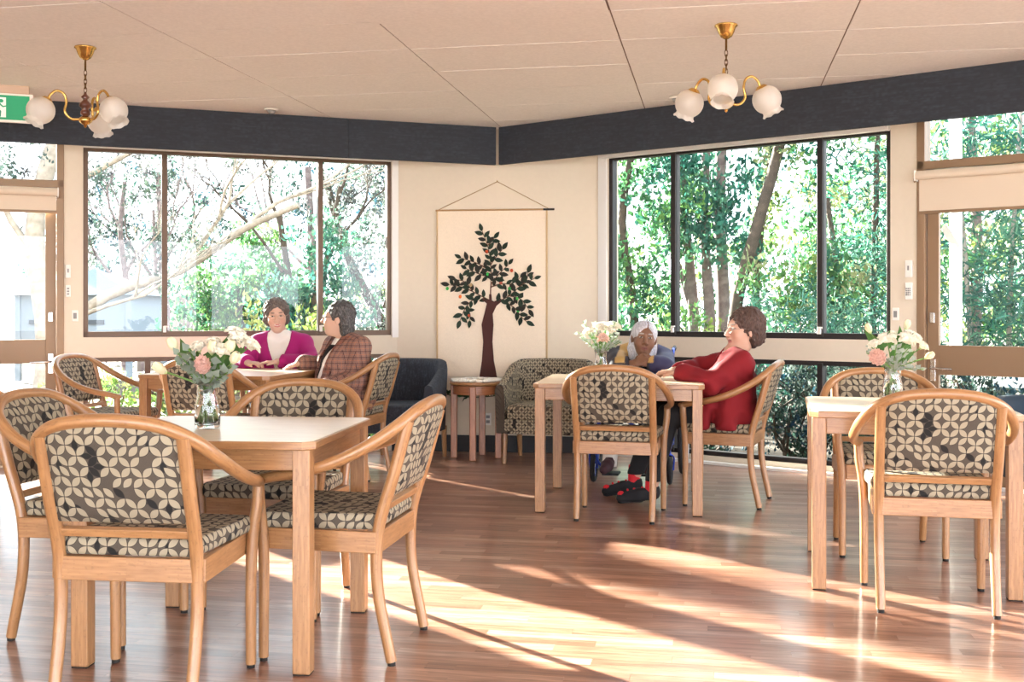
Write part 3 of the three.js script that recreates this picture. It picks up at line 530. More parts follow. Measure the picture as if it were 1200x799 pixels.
// through the left window and door
tree('pale-barked bare tree with a thick trunk outside the glazed door by the exit sign', -5.5, 13, [{ pts: [[0, 0, 0], [0.05, 1.0, 0], [-0.05, 2.2, 0.1], [0.25, 3.6, 0]], r: 0.14, r2: 0.09 }, { pts: [[-0.55, 0, 0.2], [-0.85, 1.1, 0.2], [-1.3, 2.6, 0.1], [-1.5, 4, 0]], r: 0.1, r2: 0.06 }, { pts: [[0.02, 0.9, 0], [0.7, 1.45, -0.2], [1.5, 1.75, -0.4], [2.3, 2.25, -0.3], [3.0, 2.5, 0]], r: 0.075, r2: 0.035 }], bark.pale,
  [[0.6, 3.0, 0, 1.7, 0.9, 0.8, 1500], [-1.2, 3.0, 0, 1.0, 1.0, 0.8, 700], [1.3, 1.9, -0.3, 1.0, 0.6, 0.5, 700]], 'greyLeaf', 0.06, 101,
  { limbs: [[[0.1, 2.4, 0], [0.8, 0.6, 0.1], 1.2, 0.05, 4], [[-0.05, 1.9, 0.05], [-0.5, 0.9, 0], 1.0, 0.045, 4], [[1.5, 1.75, -0.4], [0.6, 0.8, 0.1], 1.0, 0.035, 4], [[2.3, 2.25, -0.3], [0.9, 0.5, 0.1], 1.0, 0.03, 4], [[0.25, 3.4, 0], [0.5, 0.7, -0.2], 1.1, 0.05, 4], [[-1.3, 2.6, 0.1], [0.3, 1, 0], 1, 0.04, 4], [[0.4, 1.2, -0.1], [0.7, 0.2, 0.1], 0.9, 0.03, 3]], spread: 0.55, up: 0.1 });
tree('thin dark-twigged tree above the green bushes of the shed window', -3.2, 15.5, [{ pts: [[0, 0, 0], [0.1, 1.4, 0], [-0.05, 2.6, 0]], r: 0.07, r2: 0.04 }, { pts: [[0.25, 0, 0.1], [0.5, 1.4, 0], [0.8, 3.0, 0]], r: 0.06, r2: 0.03 }], bark.dark,
  [[0.3, 3.0, 0, 1.4, 0.9, 0.6, 1500], [1.2, 2.6, 0, 0.6, 0.8, 0.5, 700]], 'greyLeaf', 0.055, 131, { limbs: [[[0, 1.8, 0], [-0.5, 0.8, 0], 0.9, 0.028, 4], [[0.6, 1.9, 0], [0.5, 0.8, 0], 0.8, 0.028, 4], [[-0.05, 2.5, 0], [-0.2, 1, 0], 0.8, 0.028, 4], [[0.8, 2.9, 0], [0.2, 1, 0], 0.8, 0.022, 4]], limbBark: bark.dark });
tree('thin grey tree behind the shed roof', -8.2, 23.5, [{ pts: [[0, 0, 0], [0.05, 1.6, 0], [-0.1, 3, 0], [0, 4, 0]], r: 0.09, r2: 0.04 }, { pts: [[0.5, 0, 0], [0.65, 1.5, 0], [0.6, 3.4, 0]], r: 0.06, r2: 0.03 }], bark.grey,
  [[0.1, 3.3, 0, 1.5, 1.3, 0.6, 1900], [-1.2, 2.6, 0, 0.8, 0.8, 0.5, 700]], 'greyLeaf', 0.075, 151, { limbs: [[[0, 1.7, 0], [-0.6, 0.8, 0], 1, 0.04, 4], [[0, 2.0, 0], [0.6, 0.8, 0], 1, 0.04, 4], [[0.62, 2.2, 0], [0.5, 0.9, 0], 1, 0.03, 4], [[-0.1, 3, 0], [-0.3, 0.9, 0], 1, 0.03, 4]] });
tree('rounded bright green tree in the middle pane of the shed window', -4.05, 16.5, [{ pts: [[0, 0, 0], [0.05, 0.8, 0], [0, 1.6, 0]], r: 0.09 }], bark.dark,
  [[0, 1.75, 0, 0.85, 0.85, 0.7, 2600], [-0.5, 1.15, 0.2, 0.55, 0.75, 0.6, 1300], [0.55, 1.1, 0.1, 0.7, 0.8, 0.6, 1700]], 'green', 0.1, 171);
tree('teal-green tree beside the rounded one in the shed window', -2.55, 14.6, [{ pts: [[0, 0, 0], [-0.05, 1, 0], [0, 1.8, 0]], r: 0.08 }], bark.dark,
  [[0, 1.7, 0, 0.55, 0.75, 0.5, 1700], [-0.45, 1.1, 0.1, 0.45, 0.6, 0.5, 900], [0.35, 0.9, 0.1, 0.5, 0.6, 0.5, 900]], 'teal', 0.09, 181);
shrub('yellow-green leafy shrub behind the woman in the magenta cardigan', -2.35, 11.6, [[0, 0.95, 0, 0.5, 0.5, 0.35, 620], [0.35, 0.7, 0.1, 0.4, 0.5, 0.3, 420], [-0.3, 0.55, 0.1, 0.4, 0.45, 0.3, 380]], 'yellow', 0.085, 191);
tree('pale grey-green leaning tree in the narrow pane behind the checked jacket', -2.0, 16, [{ pts: [[0.4, 0, 0], [0.15, 1.0, 0], [-0.35, 2.0, 0], [-0.7, 3.2, 0]], r: 0.09, r2: 0.05 }, { pts: [[0.5, 0, 0], [0.75, 1.5, 0], [0.7, 3.4, 0]], r: 0.05, r2: 0.03 }], bark.dark,
  [[0.1, 2.6, 0, 0.8, 1.2, 0.5, 2600], [0.1, 1.0, 0.3, 0.7, 0.7, 0.4, 1800]], 'greyLeaf', 0.065, 201, { limbs: [[[0.15, 1.3, 0], [0.4, 1, 0], 0.9, 0.03, 4], [[0.72, 1.8, 0], [-0.3, 1, 0], 0.8, 0.025, 4]] });
shrub('light green hedge below the shed window', -3.3, 10.0, [[0.35, 0.4, 0, 0.6, 0.36, 0.3, 900], [-0.5, 0.38, -0.05, 0.5, 0.36, 0.3, 800], [1.3, 0.42, -0.4, 0.5, 0.34, 0.3, 800], [2.0, 0.42, -0.6, 0.4, 0.34, 0.3, 600]], 'yellow', 0.06, 211);
shrub('leafy hedge row far behind the shed', -6.2, 27, [[-3, 1.0, 0, 1.6, 1.0, 0.6, 1500], [0, 1.1, 0, 1.6, 1.2, 0.6, 1600], [2.6, 1.2, 0, 1.5, 1.3, 0.6, 1600], [5.0, 1.3, 0, 1.4, 1.5, 0.6, 1600]], 'mixed', 0.13, 221);
tree('tall spreading gum tree far behind the shed', -8.6, 27, [{ pts: [[0, 0, 0], [0.1, 2, 0], [0, 4.5, 0]], r: 0.12 }], bark.grey, [[0, 3.6, 0, 2.2, 1.5, 0.6, 2600], [-1.8, 2.2, 0, 1.3, 1.0, 0.6, 1200]], 'dull', 0.12, 231, { limbs: [[[0, 1.8, 0], [-0.6, 0.8, 0], 1.4, 0.05, 4], [[0, 2.2, 0], [0.6, 0.8, 0], 1.4, 0.05, 4]] });
tree('tall spreading gum tree behind the thin dark-twigged tree', -4.6, 25, [{ pts: [[0, 0, 0], [0.1, 2, 0], [0, 4.5, 0]], r: 0.12 }], bark.grey, [[0.4, 3.9, 0, 2.2, 1.1, 0.6, 1700], [1.9, 3.0, 0, 1.0, 1.3, 0.6, 1300]], 'dull', 0.11, 241, { limbs: [[[0, 2.2, 0], [-0.6, 0.8, 0], 1.4, 0.04, 4], [[0, 2.6, 0], [0.6, 0.8, 0], 1.4, 0.04, 4]] });
{ // shed
  const t = thing('garden_shed', 'pale blue-white garden shed with a hipped grey roof beside the fence', 'shed', -7.9, 21, 0, null, -0.1), wall = mat(0x8d97a3, 0.8), s = 1.0;
  part('shed_wall', soup([flatBox(-s, s, 0.45, 1.55, -s, s)]), wall, t);
  const roof = new THREE.ConeGeometry(1.62, 0.52, 4, 1).rotateY(Math.PI / 4).translate(0, 1.81, 0); part('roof', roof.toNonIndexed(), mat(0x66757f, 0.7), t); roof.computeVertexNormals();
  for (const [x, z] of [[-s, s], [s, s], [-s, -s], [s, -s], [0.05, s]]) part('post', box(x - 0.05, x + 0.05, 0, 1.56, z - 0.05, z + 0.05), wall, t);
  part('shutter', flatBox(-0.8, 0.55, 1.02, 1.1, s, s + 0.03), mat(0x50555d, 0.8), t);
  part('counter', flatBox(-s - 0.06, s + 0.06, 0.42, 0.48, s - 0.05, s + 0.12), wall, t);
}
{ // paling fence
  const t = thing('paling_fence', 'weathered grey paling fence beside the shed', 'fence', -5.7, 23, 0.05, null, -0.1), w = [bark.grey, mat(0x8d8078, 0.9), mat(0x7a6d66, 0.9)], r = rng(8);
  for (let i = 0; i < 24; i++) { const g = flatBox(-0.07, 0.07, 0.02, 1.55 + r() * 0.06, -0.01, 0.01), m = part('paling', g, w[i % 3], t); m.position.set(-1.9 + i * 0.155, 0, (i % 2) * 0.012); }
  for (const y of [0.35, 1.2]) part('fence_rail', flatBox(-2, 1.9, y, y + 0.09, -0.06, -0.02), w[1], t);
  for (const x of [-2, 0, 1.9]) part('fence_post', flatBox(x - 0.05, x + 0.05, 0, 1.5, -0.12, -0.03), w[2], t);
}
// through the right window and door
tree('gum tree with a fan of pale trunks outside the dark framed window', 2.62, 14, [{ pts: [[-0.32, 0, 0], [-0.32, 1.1, 0], [-0.42, 2.2, 0], [-0.6, 4.4, 0]], r: 0.085, r2: 0.05 }, { pts: [[-0.16, 0, 0.1], [-0.14, 1.2, 0.1], [-0.2, 2.4, 0], [-0.1, 4.4, 0]], r: 0.08, r2: 0.05 }, { pts: [[0.02, 0, 0], [0.05, 1.2, 0], [0.0, 2.6, 0], [0.1, 4.6, 0]], r: 0.1, r2: 0.06 }, { pts: [[-0.05, 0.2, -0.1], [-0.45, 1.6, 0], [-0.75, 2.6, 0]], r: 0.05, r2: 0.03 }], bark.grey,
  [[-0.5, 2.7, 0.2, 0.75, 0.6, 0.5, 1700], [0.2, 3.3, 0, 0.9, 0.5, 0.6, 1200], [-0.2, 2.15, 0.4, 0.6, 0.35, 0.4, 700]], 'teal', 0.1, 301);
tree('gum tree with one dark leaning trunk outside the dark framed window', 2.85, 13.2, [{ pts: [[-0.15, 0, 0], [-0.2, 1.2, 0], [0.05, 2.2, 0], [0.28, 3.0, 0], [0.55, 4.2, 0]], r: 0.085, r2: 0.06 }], bark.dark,
  [[0.9, 3.4, 0, 0.9, 0.5, 0.6, 900], [0.5, 1.55, 0.5, 0.75, 0.5, 0.4, 1300]], 'mixed', 0.09, 321);
tree('ivy-wrapped tree beside the leaning gum trunk', 3.3, 14.6, [{ pts: [[0, 0, 0], [-0.1, 1.5, 0], [0.0, 2.6, 0], [0.4, 4.6, 0]], r: 0.07, r2: 0.05 }], bark.dark,
  [[0.02, 2.4, 0, 0.1, 0.9, 0.1, 500], [0.9, 2.6, 0, 0.7, 0.8, 0.5, 1300], [1.1, 1.6, 0.2, 0.6, 0.6, 0.5, 1100]], 'mixed', 0.09, 341);
tree('broad leafy tree in the first pane beside the tree hanging', 1.45, 13.6, [{ pts: [[0, 0, 0], [0.05, 1.2, 0], [-0.1, 2.4, 0], [0.2, 4, 0]], r: 0.07, r2: 0.04 }], bark.dark,
  [[0.1, 2.7, 0, 0.8, 0.8, 0.6, 1700], [0.0, 1.7, 0.1, 0.7, 0.5, 0.5, 1100], [0.2, 0.75, 0.3, 0.8, 0.6, 0.5, 1700]], 'green', 0.09, 361);
tree('dense bamboo-like tree in the pane beside the cream pier', 4.25, 13.2, [{ pts: [[0, 0, 0], [0.05, 1.5, 0], [0.1, 3.4, 0]], r: 0.06, r2: 0.03 }, { pts: [[0.3, 0, 0], [0.35, 1.5, 0], [0.55, 3.4, 0]], r: 0.05, r2: 0.03 }, { pts: [[-0.3, 0, 0], [-0.35, 1.4, 0], [-0.5, 2.6, 0]], r: 0.05, r2: 0.03 }], bark.dark,
  [[0.2, 2.6, 0, 0.8, 0.9, 0.5, 2000], [0.0, 1.4, 0.2, 0.8, 0.7, 0.5, 2000], [-0.8, 1.0, 0.3, 0.6, 0.6, 0.4, 1300]], 'teal', 0.13, 381, { geo: blade });
shrub('feathery teal shrub behind the red cardigan window sill', 3.0, 11.2, [[-0.35, 0.85, 0, 0.4, 0.5, 0.3, 900], [0.2, 0.9, 0, 0.45, 0.5, 0.3, 1000], [0.75, 0.8, -0.1, 0.4, 0.5, 0.3, 800]], 'teal', 0.12, 401, { geo: blade });
shrub('sunny yellow-green bush between the gum trunks', 1.95, 12.2, [[-0.1, 0.75, 0, 0.35, 0.6, 0.3, 600], [0.25, 0.6, 0.1, 0.25, 0.45, 0.3, 300]], 'yellow', 0.08, 421);
tree('tall bamboo clump outside the door with the pole', 5.1, 11.4, [{ pts: [[0, 0, 0], [0.02, 1.5, 0], [0.15, 3.6, 0]], r: 0.03, r2: 0.02 }, { pts: [[-0.4, 0, 0.1], [-0.42, 1.5, 0], [-0.6, 3.5, 0]], r: 0.03, r2: 0.02 }, { pts: [[0.45, 0, 0], [0.5, 1.5, 0], [0.45, 3.6, 0]], r: 0.03, r2: 0.02 }, { pts: [[0.8, 0, 0], [0.8, 1.5, 0], [1.0, 3.5, 0]], r: 0.03, r2: 0.02 }], bark.pale,
  [[0.2, 2.5, 0, 1.1, 1.0, 0.5, 2600], [0.3, 1.3, 0.1, 1.1, 0.8, 0.4, 2400], [0.2, 0.5, 0.3, 1.0, 0.5, 0.4, 1500]], 'teal', 0.14, 441, { geo: blade });
tree('yellow-green tree behind the bamboo clump', 6.4, 15.5, [{ pts: [[0, 0, 0], [0.1, 2, 0], [0, 4, 0]], r: 0.1 }], bark.grey, [[0, 3.0, 0, 1.5, 1.3, 0.7, 2200], [-1.4, 2.0, 0, 1.0, 1.2, 0.6, 1500], [0.6, 1.3, 0, 1.2, 0.9, 0.6, 1500]], 'mixed', 0.12, 461);
shrub('far yellow-green thicket behind the gum trees', 4.0, 21, [[-2.6, 1.3, 0, 1.5, 1.4, 0.6, 1500], [-0.3, 1.5, 0, 1.4, 1.6, 0.6, 1600], [2.0, 1.6, 0, 1.4, 1.7, 0.6, 1600], [4.4, 1.6, 0, 1.4, 1.7, 0.6, 1500]], 'mixed', 0.13, 481);
shrub('far green thicket behind the tree beside the hanging', 0.6, 24, [[0.4, 1.0, 0, 1.2, 1.2, 0.5, 1100], [2.2, 1.2, 0, 1.4, 1.3, 0.5, 1200]], 'green', 0.13, 491);
{ // shrubs right outside the low window
  let k = 0;
  for (const [label, u, h, n] of [['dull green shrub outside the low window, behind the wheelchair', 0.55, 0.62, 900], ['dull blue-green shrub outside the low window, behind the red cardigan', 1.35, 0.66, 1100], ['dull blue-green shrub outside the low window, beside the red cardigan\'s chair', 1.95, 0.66, 1000], ['dull green shrub outside the low window, by the cream pier', 2.55, 0.64, 900]]) {
    const p = rightWall.at(u), nrm = [0.6081, 0.7939], d = 0.75 + (k % 2) * 0.25; shrub(label, p[0] + nrm[0] * d, p[1] + nrm[1] * d, [[0, h - 0.1, 0, 0.4, 0.36, 0.3, n * 2], [0.05, 0.3, 0, 0.42, 0.26, 0.3, n]], 'dull', 0.05, 500 + 10 * k++, { group: 'shrubs below the dark framed window' });
  }
  const p = groundAt(1120, 365 + 1495 / 9.6), t = thing('white_pole', 'white steel post outside the glazed bronze door', 'post', p[0], 9.6, 0, null, -0.13);
  part('post_shaft', stick(V(0, 0, 0), V(0, 3.6, 0), 0.052, 0.052, 14), M.whitePaint, t); part('post_cap', lathe([[0, 3.62], [0.058, 3.61], [0.058, 3.58], [0, 3.58]], 14), M.whitePaint, t);
  const b = thing('garden_bench', 'white slatted garden bench outside the glazed bronze door', 'bench', 4.6, 9.9, -0.5, null, -0.13);
  for (let i = 0; i < 3; i++) part('bench_slat', box(-0.5, 0.5, 0.43, 0.45, -0.2 + i * 0.14, -0.08 + i * 0.14), M.whitePaint, b);
  for (let i = 0; i < 2; i++) part('bench_slat', box(-0.5, 0.5, 0.58 + i * 0.14, 0.68 + i * 0.14, -0.26, -0.235), M.whitePaint, b);
  for (const x of [-0.44, 0.44]) for (const z of [-0.22, 0.18]) part('leg', box(x - 0.025, x + 0.025, 0, z < 0 ? 0.84 : 0.43, z - 0.025, z + 0.025), M.whitePaint, b);
}
// dense columnar trees beside the garden, towards the sun: they leave only narrow gaps for its light
{
  const at = (s, q) => [s * 0.737 - q * 0.676, s * 0.676 + q * 0.737];
  const spots = [['columnar cypress at the sunny side of the garden, next to the door path', 3.7, 20.0, 0.25, 7.0], ['columnar cypress at the sunny side of the garden, middle of the row', 4.54, 20.4, 0.24, 7.0], ['short columnar cypress at the sunny side of the garden', 5.16, 20.0, 0.25, 4.9], ['short columnar cypress at the end of the sunny row', 5.58, 20.6, 0.3, 4.8]];
  spots.forEach(([label, s, q, w, h], i) => { const [X, Z] = at(s, q); tree(label, X, Z, [{ pts: [[0, 0, 0], [0.02, h * 0.5, 0], [0, h * 0.9, 0]], r: 0.09, r2: 0.03 }], bark.dark, Array.from({ length: 9 }, (_, k) => [0, 0.5 + (h - 0.9) * k / 8, 0, w * 0.8, h / 13, w * 0.8, 900]), 'dull', 0.09, 600 + i * 10, { name: 'columnar_cypress' }); });
}

// ---------------------------------------------------------------- tree hanging on the corner wall
{
  const t = place(tag(new THREE.Group(), 'cream cloth wall hanging with an appliqued brown tree', 'wall hanging'), cornerWall); t.name = numbered('tree_hanging'); scene.add(t);
  const P = (px, py) => onWall(px, py, cornerWall), Q = (zx, zy) => P(500 + zx / 3.994, 250 + zy / 3.994);
  const [u0, y1] = P(513, 247), [u1] = P(641, 247), yb = 0.62, cloth = mat(0xffffff, 0.95, { map: scaled(dataTexture(128, 128, (u, v) => { const k = 0.97 + 0.03 * nA(u * 64, v * 64); return [0.93 * k, 0.865 * k, 0.775 * k]; }), 0.4) });
  part('cloth', closedSheet(16, 20, (u, v, s) => V(lerp(u0, u1, u), lerp(yb, y1, v), 0.02 + 0.003 * Math.sin(u * 9 + v * 2) + s * 0.002)), cloth, t);
  for (const u of [u0, u1]) part('side_hem', box(u - 0.007, u + 0.007, yb, y1, 0.016, 0.028), mat(0xc9ab80, 0.9), t);
  part('rod', stick(V(u0 - 0.012, y1, 0.026), V(P(648, 247)[0], y1, 0.026), 0.007), mat(0xb08a5c, 0.6), t);
  part('rod_end', stick(V(P(637, 247)[0], y1, 0.027), V(P(650, 247)[0], y1, 0.027), 0.0085), M.black, t);
  const [ua, ya] = P(583, 213); part('cord', soup([stick(V(u0, y1, 0.024), V(ua, ya, 0.012), 0.0028), stick(V(P(645, 247)[0], y1, 0.024), V(ua, ya, 0.012), 0.0028)]), mat(0xa98b60, 0.9), t);
  part('hook', stick(V(ua, ya, 0), V(ua, ya + 0.004, 0.03), 0.004), M.brass, t);
  const felt = mat(0x4a2a26, 0.95), leafM = [mat(0x1f2b1f, 0.95), mat(0x26362a, 0.95), mat(0x2b2a24, 0.95)], twig = mat(0x6a4433, 0.9);
  const s = new THREE.Shape(); [[250, 765], [330, 765], [316, 690], [309, 600], [314, 520], [310, 470], [328, 432], [356, 408], [346, 398], [318, 414], [306, 408], [304, 380], [296, 380], [296, 405], [268, 396], [262, 402], [285, 422], [276, 460], [261, 520], [268, 600], [262, 690]].forEach(([x, y], i) => { const [u, h] = Q(x, y); i ? s.lineTo(u, h) : s.moveTo(u, h); });
  const tg = new THREE.ExtrudeGeometry(s, { depth: 0.006, bevelEnabled: true, bevelSize: 0.002, bevelThickness: 0.002, bevelSegments: 1 }); tg.translate(0, 0, 0.024); part('trunk', tg, felt, t);
  const branches = [[[300, 410], [302, 330], [303, 250], [290, 160], [262, 85]], [[290, 150], [318, 118]], [[298, 408], [240, 378], [170, 345], [110, 335]], [[250, 385], [200, 420], [170, 470], [160, 500]], [[302, 270], [240, 235], [165, 210]], [[300, 300], [250, 285], [190, 260]], [[320, 420], [390, 385], [440, 340], [505, 305]], [[350, 408], [410, 440], [450, 490], [468, 505]], [[303, 330], [340, 285], [385, 240]], [[380, 385], [440, 400], [480, 450]], [[302, 240], [330, 200], [356, 170]], [[303, 345], [350, 330], [400, 330], [440, 300]], [[215, 360], [180, 320], [140, 310]], [[440, 340], [470, 310], [475, 280]], [[185, 440], [205, 470], [205, 500]]];
  const ls = new THREE.Shape(); ls.moveTo(0, 0); ls.quadraticCurveTo(0.034, 0.026, 0, 0.07); ls.quadraticCurveTo(-0.034, 0.026, 0, 0);
  const lg = new THREE.ExtrudeGeometry(ls, { depth: 0.004, bevelEnabled: false, curveSegments: 5 }), r = rng(77);
  for (const b of branches) {
    const pts = b.map(([x, y]) => { const [u, h] = Q(x, y); return V(u, h, 0.026); }); part('branch', bar(pts, (q) => lerp(0.0055, 0.0025, q), { seg: 10, radial: 5 }), twig, t);
    const c = new THREE.CatmullRomCurve3(pts), n = Math.max(3, Math.round(c.getLength() / 0.027));
    for (let i = 1; i <= n; i++) { const k = i / n; if (b === branches[0] && k < 0.3) continue; const p = c.getPointAt(k), d = c.getTangentAt(k), a = Math.atan2(d.y, d.x) - Math.PI / 2 + (i === n ? 0 : (i % 2 ? 0.95 : -0.95)) + (r() - 0.5) * 0.5, m = part('leaf', lg, leafM[Math.floor(r() * 3)], t); m.position.set(p.x, p.y, 0.027 + 0.003 * (i % 3)); m.rotation.set(0, (r() - 0.5) * 0.3, a); m.scale.setScalar(0.85 + r() * 0.35); }
  }
  [[284, 180, 0xd0512c], [400, 268, 0xd0512c], [160, 390, 0xe0702f], [200, 478, 0xd0512c], [350, 325, 0xc25a44], [288, 285, 0x35b04a], [100, 352, 0x35b04a], [425, 400, 0x4db84e], [430, 455, 0x35b04a], [390, 352, 0x35a04a], [210, 335, 0xb79a72]].forEach(([x, y, c]) => { const [u, h] = Q(x, y); part('fruit', new THREE.SphereGeometry(0.013, 10, 8).scale(1, 1.15, 0.5).translate(u, h, 0.034), mat(c, 0.8), t); });
}
// ---------------------------------------------------------------- small fittings on walls and ceiling
function fitting(name, label, category, w, px, py, wd, hg, depth, m, extra) {
  const [u, y] = onWall(px, py, w), t = place(tag(new THREE.Group(), label, category), w); t.name = numbered(name); scene.add(t);
  part('plate', box(u - wd / 2, u + wd / 2, y - hg / 2, y + hg / 2, 0.0, depth, 0.004), m, t); if (extra) extra(t, u, y, depth); return t;
}
const rocker = (t, u, y, d) => part('rocker', box(u - 0.012, u + 0.012, y - 0.022, y + 0.022, d, d + 0.005), M.greyPlastic, t);
fitting('light_switch', 'white light switch on the pier beside the shed window', 'switch', leftWall, 88, 370, 0.045, 0.085, 0.012, M.whitePlastic, rocker);
fitting('light_switch', 'white light switch on the pier beside the bamboo door', 'switch', rightWall, 1050, 368, 0.045, 0.085, 0.012, M.whitePlastic, rocker);
fitting('door_alarm', 'white door alarm box above the keypad', 'alarm', rightWall, 1066, 315, 0.045, 0.115, 0.03, M.whitePlastic, (t, u, y, d) => part('sensor', box(u - 0.006, u + 0.006, y - 0.01, y + 0.02, d, d + 0.003), M.greyPlastic, t));
fitting('keypad', 'white keypad with grey buttons beside the bamboo door', 'keypad', rightWall, 1066, 341, 0.045, 0.115, 0.03, M.whitePlastic, (t, u, y, d) => { for (let i = 0; i < 4; i++) for (let j = 0; j < 3; j++) part('button', box(u - 0.016 + j * 0.012, u - 0.007 + j * 0.012, y - 0.03 + i * 0.014, y - 0.021 + i * 0.014, d, d + 0.003, 0.001), M.greyPlastic, t); });
fitting('door_alarm', 'white alarm box on the jamb of the door with white trunks outside', 'alarm', leftWall, 80, 318, 0.035, 0.1, 0.028, M.whitePlastic, (t, u, y, d) => part('sensor', box(u - 0.005, u + 0.005, y - 0.01, y + 0.02, d, d + 0.003), M.greyPlastic, t));
fitting('keypad', 'white keypad on the jamb of the door with white trunks outside', 'keypad', leftWall, 80, 341, 0.035, 0.09, 0.024, M.whitePlastic, (t, u, y, d) => { for (let i = 0; i < 3; i++) part('button', box(u - 0.008, u + 0.008, y - 0.028 + i * 0.02, y - 0.016 + i * 0.02, d, d + 0.003, 0.001), M.greyPlastic, t); });
fitting('power_outlet', 'white power outlet low on the wall behind the side table', 'outlet', cornerWall, 572, 491, 0.055, 0.1, 0.01, M.whitePlastic, (t, u, y, d) => { for (const o of [-0.02, 0.02]) part('socket', box(u - 0.015, u + 0.015, y + o - 0.012, y + o + 0.012, d, d + 0.002, 0.001), M.greyPlastic, t); });
{ // sprig of greenery fixed low on the wall
  const t = place(tag(new THREE.Group(), 'strand of green leaves low on the wall behind the side table', 'garland'), cornerWall), r = rng(31); t.name = numbered('leaf_garland'); scene.add(t);
  const [u0, y] = onWall(524, 462, cornerWall), [u1] = onWall(590, 462, cornerWall);
  part('strand', bar([V(u0, y, 0.01), V(lerp(u0, u1, 0.5), y - 0.02, 0.02), V(u1, y, 0.01)], 0.004, { seg: 10, radial: 5 }), bark.dark, t);
  for (let i = 0; i < 46; i++) { const k = r(), m = part('leaf', leafGeo, [mat(0x2f6a34, 0.8), mat(0x3f7d3c, 0.8), mat(0x24502b, 0.8)][i % 3], t); m.position.set(lerp(u0, u1, k), y - 0.02 * (1 - (2 * k - 1) ** 2), 0.02); m.rotation.set((r() - 0.5) * 1.4 + 0.5, r() * 6, (r() - 0.5) * 3); m.scale.setScalar(0.045 + 0.02 * r()); }
}
for (const [px, py, where] of [[318, 127, 'over the shed window'], [793, 113, 'beside the chandelier of the gum tree window']]) {
  const Z = FOCAL * (CEILING - EYE) / (HORIZON - py), t = thing('smoke_detector', `small white smoke detector on the ceiling ${where}`, 'smoke detector', (px - 600) / FOCAL * Z, Z, 0, null, CEILING - 0.04);
  part('base', lathe([[0, 0.038], [0.052, 0.038], [0.052, 0.028], [0.046, 0.024], [0, 0.024]], 24), M.whitePlastic, t); part('sensor_cap', lathe([[0, 0.024], [0.034, 0.024], [0.026, 0.004], [0.015, 0], [0, 0]], 20), M.greyPlastic, t);
}
{ // exit sign hung under the ceiling
  const Z = 7.3, face = canvasTexture([512, 256], (c, w, h) => {
    c.fillStyle = '#12a56f'; c.fillRect(0, 0, w, h); c.fillStyle = '#f2fbf6'; c.fillRect(200, 24, 122, 208); c.fillStyle = '#12a56f'; c.translate(50, 0);
    c.beginPath(); c.arc(232, 62, 19, 0, 7); c.fill(); c.lineWidth = 17; c.lineCap = 'round'; c.lineJoin = 'round'; c.strokeStyle = '#12a56f';
    c.beginPath(); c.moveTo(222, 92); c.lineTo(200, 140); c.lineTo(226, 172); c.lineTo(222, 222); c.stroke(); c.beginPath(); c.moveTo(200, 142); c.lineTo(180, 184); c.lineTo(158, 192); c.stroke(); c.lineWidth = 12; c.beginPath(); c.moveTo(224, 96); c.lineTo(248, 122); c.lineTo(268, 114); c.moveTo(216, 96); c.lineTo(186, 106); c.lineTo(172, 132); c.stroke();
  });
  const X1 = (33 - 600) / FOCAL * Z, t = thing('exit_sign', 'green and white running-man exit sign under the ceiling', 'sign', X1 - 0.2, Z, leftWall.turn, null, 2.4);
  part('housing', box(-0.215, 0.215, 0.0, 0.192, -0.03, 0.0, 0.006), M.whitePlastic, t);
  const f = new THREE.PlaneGeometry(0.385, 0.162); f.translate(0, 0.096, 0.0015); part('sign_face', f, mat(0xffffff, 0.4, { map: face }), t);
  part('ceiling_mount', box(-0.2, 0.19, 0.19, 0.246, -0.045, 0.005, 0.004), mat(0xcbb09a, 0.8), t);
}
function blind(label, w, px0, px1, pyTop, pyBottom) {
  const [u0, y1] = onWall(px0, pyTop, w), [u1] = onWall(px1, pyTop, w), [, y0] = onWall(px1, pyBottom, w), t = place(tag(new THREE.Group(), label, 'blind'), w), a = Math.min(u0, u1), b = Math.max(u0, u1); t.name = numbered('roller_blind'); scene.add(t);
  part('roll', stick(V(a, y1 - 0.032, 0.055), V(b, y1 - 0.032, 0.055), 0.03, 0.03, 18), M.blindCloth, t);
  part('cloth', box(a + 0.01, b - 0.01, y0, y1 - 0.03, 0.026, 0.0285, 0), M.blindCloth, t); part('bottom_bar', box(a + 0.008, b - 0.008, y0 - 0.012, y0 + 0.008, 0.02, 0.034, 0.003), M.bronzeLight, t);
  for (const u of [a - 0.008, b]) part('bracket', box(u, u + 0.008, y1 - 0.07, y1, 0.016, 0.088, 0.002), M.whitePlastic, t);
  const ring = new THREE.TorusGeometry(0.016, 0.003, 6, 16).rotateY(Math.PI / 2).translate(px0 > 600 ? a - 0.012 : b + 0.012, y1 - 0.06, 0.055); part('chain_wheel', ring, M.bronzeLight, t);
}
blind('rolled cream blind on the door with white trunks outside', leftWall, 68, -18, 221, 246);
blind('rolled cream blind on the bamboo door', rightWall, 1077, 1290, 201, 238);

